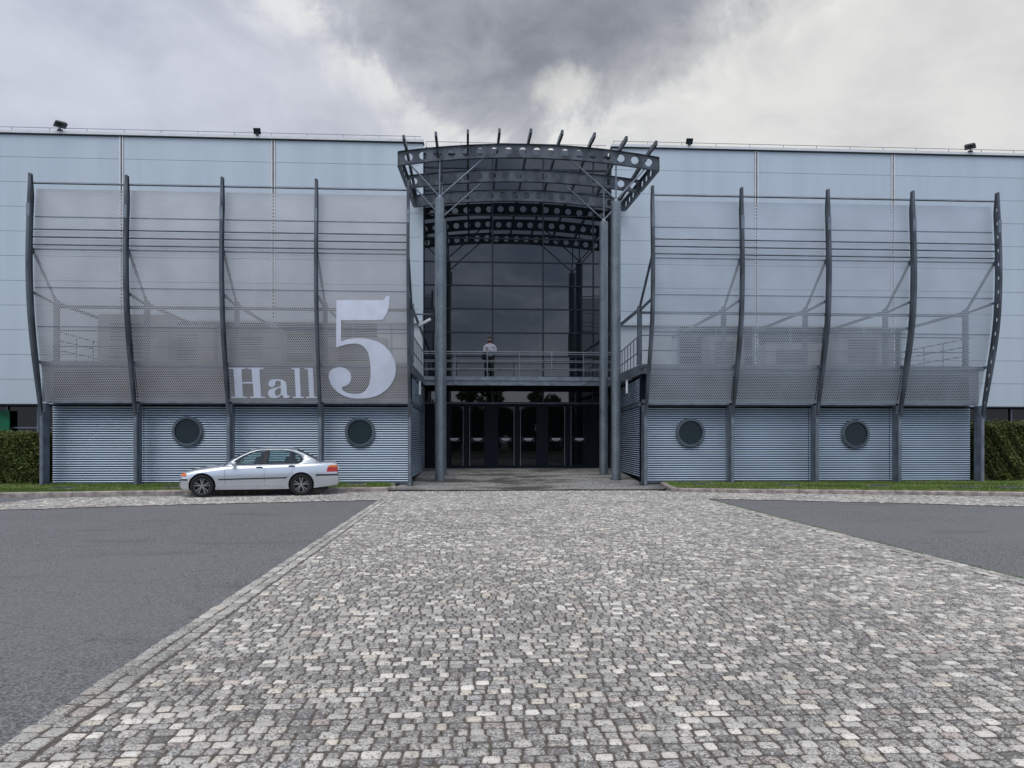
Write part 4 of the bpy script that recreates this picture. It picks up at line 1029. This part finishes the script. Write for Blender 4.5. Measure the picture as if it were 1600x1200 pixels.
# roof, windscreen, rear window
def loft(pts, inset, name, m_, lift=.0, nn_=9):
    b = MB(); vs = []
    for (x, z) in pts:
        yy = sy(x, z)-inset
        for j in range(nn_):
            t_ = -1+2*j/(nn_-1); vs.append((x-.07*(1-t_*t_)*(1 if x < 0 else -1)*(0 if abs(x-.3) < .45 else 1), yy*t_, z+lift+.05*(1-t_*t_)*(1 if z > 1.3 else .7)))
    fs = [(i*nn_+j, i*nn_+j+1, (i+1)*nn_+j+1, (i+1)*nn_+j) for i in range(len(pts)-1) for j in range(nn_-1)]
    return b.add(vs, fs, True).build(name, m_, car)
loft(outl[3:9], -.001, 'roof', M['paint']); loft(outl[0:4], .0, 'windscreen', M['cglass']); loft(outl[8:13], .0, 'rear_window', mat('rear_glass', (.02, .025, .03), .05, coat=.6))
# seats
b = MB()
for x in (-.05, .80):
    for yy in (-.38, .38):
        b.tube([(x, yy, .85), (x+.06, yy, 1.08), (x+.09, yy, 1.13)], [.20, .17, .09], 10); b.sphere((x+.10, yy, 1.20), .10, 10, 8, (.7, 1.2, .9))
b.box(-.95, -.72, -.7, .7, .88, .955); b.box(1.1, 1.55, -.62, .62, .9, .96)
b.build('seats', M['seat'], car)
tw_ = [(-.60 + .16*cos(a), -.36, 1.0+.16*sin(a)) for a in np.linspace(0, 2*pi, 17)]
MB().tube([(x+(z-1.0)*.35, -.36+0*y_, z) for x, y_, z in [(-.56, -.36+0, 1.0)]]+[(-.5, -.36, 1.05)], .02, 6).build('steering_wheel', M['seat'], car)
# wheels
def wheel(xw, s_):
    wh_ = MB(); n_ = 40
    prof_ = [(.215, -.09), (.29, -.10), (.312, -.085), (.318, -.04), (.318, .04), (.312, .085), (.29, .10), (.215, .09)]
    vs = []
    for k in range(n_):
        a = 2*pi*k/n_
        for r, yy in prof_: vs.append((xw+r*cos(a), s_*(.765+yy*1.0), .318+r*sin(a)))
    m_ = len(prof_); wh_.add(vs, [(k*m_+j, k*m_+(j+1) % m_, ((k+1) % n_)*m_+(j+1) % m_, ((k+1) % n_)*m_+j) for k in range(n_) for j in range(m_)], True)
    root = MB().prism([[(.222*cos(2*pi*k/24), .222*sin(2*pi*k/24)) for k in range(24)]], lambda a, c_, t_: (xw+a, s_*t_, .318+c_), .70, .74).build('wheel', M['trim'], car)
    wh_.build('tyre', M['tyre'], root)
    b = MB(); yo = .845
    b.prism([[(.228*cos(2*pi*k/32), .228*sin(2*pi*k/32)) for k in range(32)], [(.208*cos(2*pi*k/32), .208*sin(2*pi*k/32)) for k in range(32)]], lambda a, c_, t_: (xw+a, s_*t_, .318+c_), .74, yo)
    b.tube([(xw, s_*.76, .318), (xw, s_*(yo+.003), .318)], .05, 16)
    for k in range(5):
        for dd in (-.17, .17):
            a = 2*pi*k/5+pi/2+dd*.55; a2 = 2*pi*k/5+pi/2+dd*1.25
            b.bar((xw+.03*cos(a), s_*(yo-.015), .318+.03*sin(a)), (xw+.215*cos(a2), s_*(yo-.012), .318+.215*sin(a2)), .027, .03, up=(0, 1, 0))
    b.build('rim', M['alloy'], root)
for xw in (xf, xr):
    for s_ in (-1, 1): wheel(xw, s_)
def mapped(loops, fnc, t0, t1, name, m_, par, step=.03):
    bm = bmesh.new(); b = MB(); b.prism(loops, lambda a, c_, t_: (a, t_, c_), t0, t1)
    vv = [bm.verts.new(v) for v in b.v]
    for f_ in b.f:
        try: bm.faces.new([vv[i] for i in f_])
        except ValueError: pass
    for ax_ in (0, 2):
        lo_ = min(v[ax_] for v in b.v); hi_ = max(v[ax_] for v in b.v)
        for q in np.arange(lo_+step*.7, hi_, step):
            co_ = [0, 0, 0]; co_[ax_] = q; no_ = [0, 0, 0]; no_[ax_] = 1
            bmesh.ops.bisect_plane(bm, geom=bm.verts[:]+bm.edges[:]+bm.faces[:], plane_co=co_, plane_no=no_)
    for v in bm.verts: v.co = fnc(v.co.x, v.co.z, v.co.y)
    bmesh.ops.recalc_face_normals(bm, faces=bm.faces)
    me = bpy.data.meshes.new(name); bm.to_mesh(me); bm.free(); me.materials.append(m_)
    o = bpy.data.objects.new(name, me); C.objects.link(o); o.parent = par; return o
def bw(x, z):      # body half width at (x,z)
    zt2, zs2, zb2, w2 = it(x, kzt), it(x, kzs), it(x, kzb), it(x, kw); hh = zs2-(zb2+.16)
    zz = [zb2, zb2+.02, zb2+.10, zb2+.16, zb2+.16+hh*.12, zb2+.16+hh*.38, zb2+.16+hh*.52, zb2+.16+hh*.66, zb2+.16+hh*.86, zs2-.01, zs2+.022]
    ww = [.80, .93, .965, .972, .992, 1., 1., .992, .972, .94, .885]; return w2*float(np.interp(z, zz, ww))
def strip(pts, h, name, m_, s_, proud=.012):
    b = MB(); vs = []
    for (x, z) in pts:
        for dz, o_ in ((-h/2, -.01), (-h/2, proud), (h/2, proud), (h/2, -.01)): vs.append((x, s_*(bw(x, z+dz)+o_), z+dz))
    k = len(pts)
    return b.add(vs, [(4*i+j, 4*i+(j+1) % 4, 4*i+4+(j+1) % 4, 4*i+4+j) for i in range(k-1) for j in range(4)]+[(0, 1, 2, 3), tuple(4*k-4+j for j in range(4))]).build(name, m_, car)
for s_ in (-1, 1):
    strip([(x, .50+.035*(x+1.15)/2.0) for x in np.linspace(-1.16, .72, 14)], .032, 'trim_strip', M['trim'], s_)
    strip([(x, .60) for x in np.linspace(1.54, 2.20, 8)], .045, 'bumper_strip', M['trim'], s_, .014)
    strip([(x, .50) for x in np.linspace(-2.2, -2.0, 6)], .045, 'bumper_strip', M['trim'], s_, .014)
    strip([(x, .335-.01*(x+1.0)/2) for x in np.linspace(-1.18, .70, 12)], .022, 'sill_line', M['paint'], s_, .008)
    # door seams
    for sx0, sx1, z1_ in ((-1.0, -.97, .85), (.08, .10, .90), (.94, .56, .90)):
        b = MB(); vs = []
        for k in range(9):
            z = .27+(z1_-.27)*k/8; t_ = k/8; x = sx1+(sx0-sx1)*t_ if sx0 < .9 else sx1+(sx0-sx1)*min(1, max(0, (z-.42)/.4))**.8
            for dx, o_ in ((-.004, -.01), (-.004, .0015), (.004, .0015), (.004, -.01)): vs.append((x+dx, s_*(bw(x, z)+o_), z))
        b.add(vs, [(4*i+j, 4*i+(j+1) % 4, 4*i+4+(j+1) % 4, 4*i+4+j) for i in range(8) for j in range(4)]).build('door_seam', M['trim'], car)
    for x, z in ((-.02, .845), (.88, .875)):
        MB().sphere((x-.02, s_*(bw(x, z)+.015), z), .10, 14, 8, (1.05, .28, .2)).build('door_handle', M['trim'], car)
    MB().sphere((-.74, s_*.93, .955), .10, 14, 10, (.75, 1.0, .72)).box(-.74, -.68, min(s_*.78, s_*.88), max(s_*.78, s_*.88), .90, .94).build('mirror', M['paint'] if s_ < 0 else M['trim'], car)
    # lamps wrapped on the corners
    def lamp(pts, name, m_, off=.008):
        return mapped([pts], lambda a, c_, t_: (a, s_*(bw(min(max(a, -2.225), 2.225), c_)+t_), c_), -.02, off, name, m_, car)
    lamp([(-2.185, .585), (-2.03, .60), (-2.02, .65), (-2.06, .70), (-2.10, .72), (-2.15, .68)], 'turn_signal', M['orange'], .01)
    lamp([(-2.225, .50), (-2.187, .585), (-2.15, .685), (-2.20, .62)], 'headlight', M['clear'], .008)
    lamp([(1.85, .69), (2.10, .69), (2.20, .70), (2.20, .76), (2.19, .82), (1.885, .82)], 'tail_light', M['red'], .012)
    lamp([(1.885, .822), (2.18, .822), (2.17, .89), (1.98, .89), (1.92, .87)], 'rear_turn_signal', M['orange'], .012)
MB().tube([(1.9, -.45, .27), (2.2, -.45, .27)], .03, 10).build('exhaust', M['alloy'], car)
MB().box(2.215, 2.245, -.26, .26, .72, .83).build('number_plate', M['lampw'], car)
MB().tube([(-1.60, -.7, .318), (-1.60, .7, .318)], .05, 8).tube([(1.125, -.7, .318), (1.125, .7, .318)], .05, 8).box(-1.9, 1.9, -.6, .6, .16, .25).build('underbody', M['trim'], car)

# ---------------------------------------------------------------- person on the balcony
M['skin'] = mat('skin', (.42, .25, .20), .6); M['hair'] = mat('hair', (.018, .012, .010), .7)
M['sweater'] = mat('grey_sweater', (.40, .41, .46), .9, 0, .1, 14, bump=.3, bscale=90)
M['trousers'] = mat('dark_trousers', (.012, .013, .018), .85)
pp = P(765.5, 588, 33.55); per = empty('person', (pp.x, 33.55, zd), 'person in grey sweater and dark trousers standing with arms crossed behind the balcony rail', 'person', rz=0)
def skin(name, verts, edges_, radii, m_, par, root=0, sub=2):
    me = bpy.data.meshes.new(name); me.from_pydata(verts, edges_, []); o = bpy.data.objects.new(name, me); C.objects.link(o)
    md = o.modifiers.new('s', 'SKIN'); md.use_smooth_shade = True
    for i, r in enumerate(radii):
        sv_ = me.skin_vertices[0].data[i]; sv_.radius = r if isinstance(r, tuple) else (r, r); sv_.use_root = (i == root)
    o.modifiers.new('u', 'SUBSURF').levels = sub; o.modifiers['u'].render_levels = sub
    dg = bpy.context.evaluated_depsgraph_get(); dg.update()
    nm2 = bpy.data.meshes.new_from_object(o.evaluated_get(dg)); o.modifiers.clear(); o.data = nm2; nm2.name = name
    nm2.materials.clear(); nm2.materials.append(m_); o.parent = par
    return o
# y- faces the camera
V_ = [(0,0,1.0),(0,.0,1.16),(0,.01,1.33),(0,.01,1.47),(0,0,1.56),(0,-.01,1.62),
      (-.10,0,.92),(-.115,-.01,.50),(-.12,.01,.09),(-.13,-.10,.04),(-.14,-.17,.03),
      (.10,0,.92),(.115,-.01,.50),(.125,.01,.09),(.135,-.10,.04),(.145,-.17,.03),
      (-.19,.01,1.44),(-.255,-.02,1.20),(-.10,-.19,1.18),(.06,-.21,1.20),
      (.19,.01,1.44),(.255,-.02,1.20),(.10,-.22,1.20),(-.06,-.25,1.22)]
E_ = [(0,1),(1,2),(2,3),(3,4),(4,5),(0,6),(6,7),(7,8),(8,9),(9,10),(0,11),(11,12),(12,13),(13,14),(14,15),(3,16),(16,17),(17,18),(18,19),(3,20),(20,21),(21,22),(22,23)]
R_ = [(.13,.10),(.14,.10),(.16,.11),(.12,.09),.052,.05,.095,.065,.045,.045,.035,.095,.065,.045,.045,.035,.075,.055,.045,.032,.075,.055,.045,.032]
bd_ = skin('body', V_, E_, R_, M['skin'], per)
bd_.data.materials.append(M['sweater']); bd_.data.materials.append(M['trousers'])
for p__ in bd_.data.polygons:
    c_ = p__.center; p__.material_index = 0 if c_.z > 1.515 else (1 if c_.z > .96 else 2)
# clothing shells (slightly larger skins)
tv = [0,1,2,3,16,17,18,19,20,21,22,23]; mp_ = {k: i for i, k in enumerate(tv)}
def shell(idx, grow, name, m_, cuff=None):
    mpp = {k: i for i, k in enumerate(idx)}; vv = [list(V_[k]) for k in idx]; ee = [(mpp[a], mpp[b_]) for a, b_ in E_ if a in mpp and b_ in mpp]
    rr = [tuple(q+grow for q in (R_[k] if isinstance(R_[k], tuple) else (R_[k], R_[k]))) for k in idx]
    if cuff:
        for k, t_ in cuff: 
            i = mpp[k[1]]; a = Vector(V_[k[0]]); vv[i] = list(a.lerp(Vector(V_[k[1]]), t_))
    return skin(name, vv, ee, rr, m_, per)
shell(tv, .030, 'sweater', M['sweater'], [((18, 19), .6), ((22, 23), .6)])
shell([0, 6, 7, 8, 11, 12, 13], .018, 'trousers', M['trousers'])
MB().sphere((-.13, -.09, .045), .055, 12, 8, (.9, 2.1, .8)).sphere((.135, -.09, .045), .055, 12, 8, (.9, 2.1, .8)).build('shoes', M['black'], per)
hb = MB().sphere((0, -.01, 1.715), .10, 20, 16, (.80, .95, 1.2)); hb.sphere((0, -.105, 1.70), .017, 8, 6, (.8, 1, 1.4)).sphere((-.083, 0, 1.71), .022, 8, 6, (.5, .8, 1.3)).sphere((.083, 0, 1.71), .022, 8, 6, (.5, .8, 1.3))
head = hb.build('head', M['skin'], per)
MB().sphere((0, .008, 1.765), .108, 20, 14, (.86, .98, .92)).sphere((-.06, .06, 1.60), .05, 10, 8, (.9, .8, 1.5)).build('hair', M['hair'], per)
MB().sphere((0, -.045, 1.645), .068, 14, 10, (1.05, .95, .85)).build('beard', mat('beard', (.05, .018, .012), .8), per)
MB().sphere((-.03, -.098, 1.725), .011, 8, 6).sphere((.03, -.098, 1.725), .011, 8, 6).box(-.05, -.012, -.103, -.09, 1.742, 1.75).box(.012, .05, -.103, -.09, 1.742, 1.75).build('eyes', M['hair'], per)
# fingers of both hands resting on the opposite upper arm
def hand(cx_, cy_, cz_, sg):
    b = MB(); b.sphere((cx_, cy_, cz_), .042, 10, 8, (1.1, .5, .9))
    for k in range(4):
        z = cz_+.03-.02*k; ln = (.065, .075, .07, .055)[k]
        b.tube([(cx_+sg*.03, cy_-.005, z), (cx_+sg*(.03+ln*.6), cy_-.008, z+.004), (cx_+sg*(.03+ln), cy_+.015, z)], [.010, .009, .007], 6)
    b.tube([(cx_, cy_-.01, cz_+.03), (cx_+sg*.03, cy_-.02, cz_+.062), (cx_+sg*.045, cy_-.02, cz_+.085)], [.012, .011, .008], 6)
    b.build('hand', M['skin'], per)
hand(.10, -.205, 1.215, 1); hand(-.10, -.24, 1.235, -1)
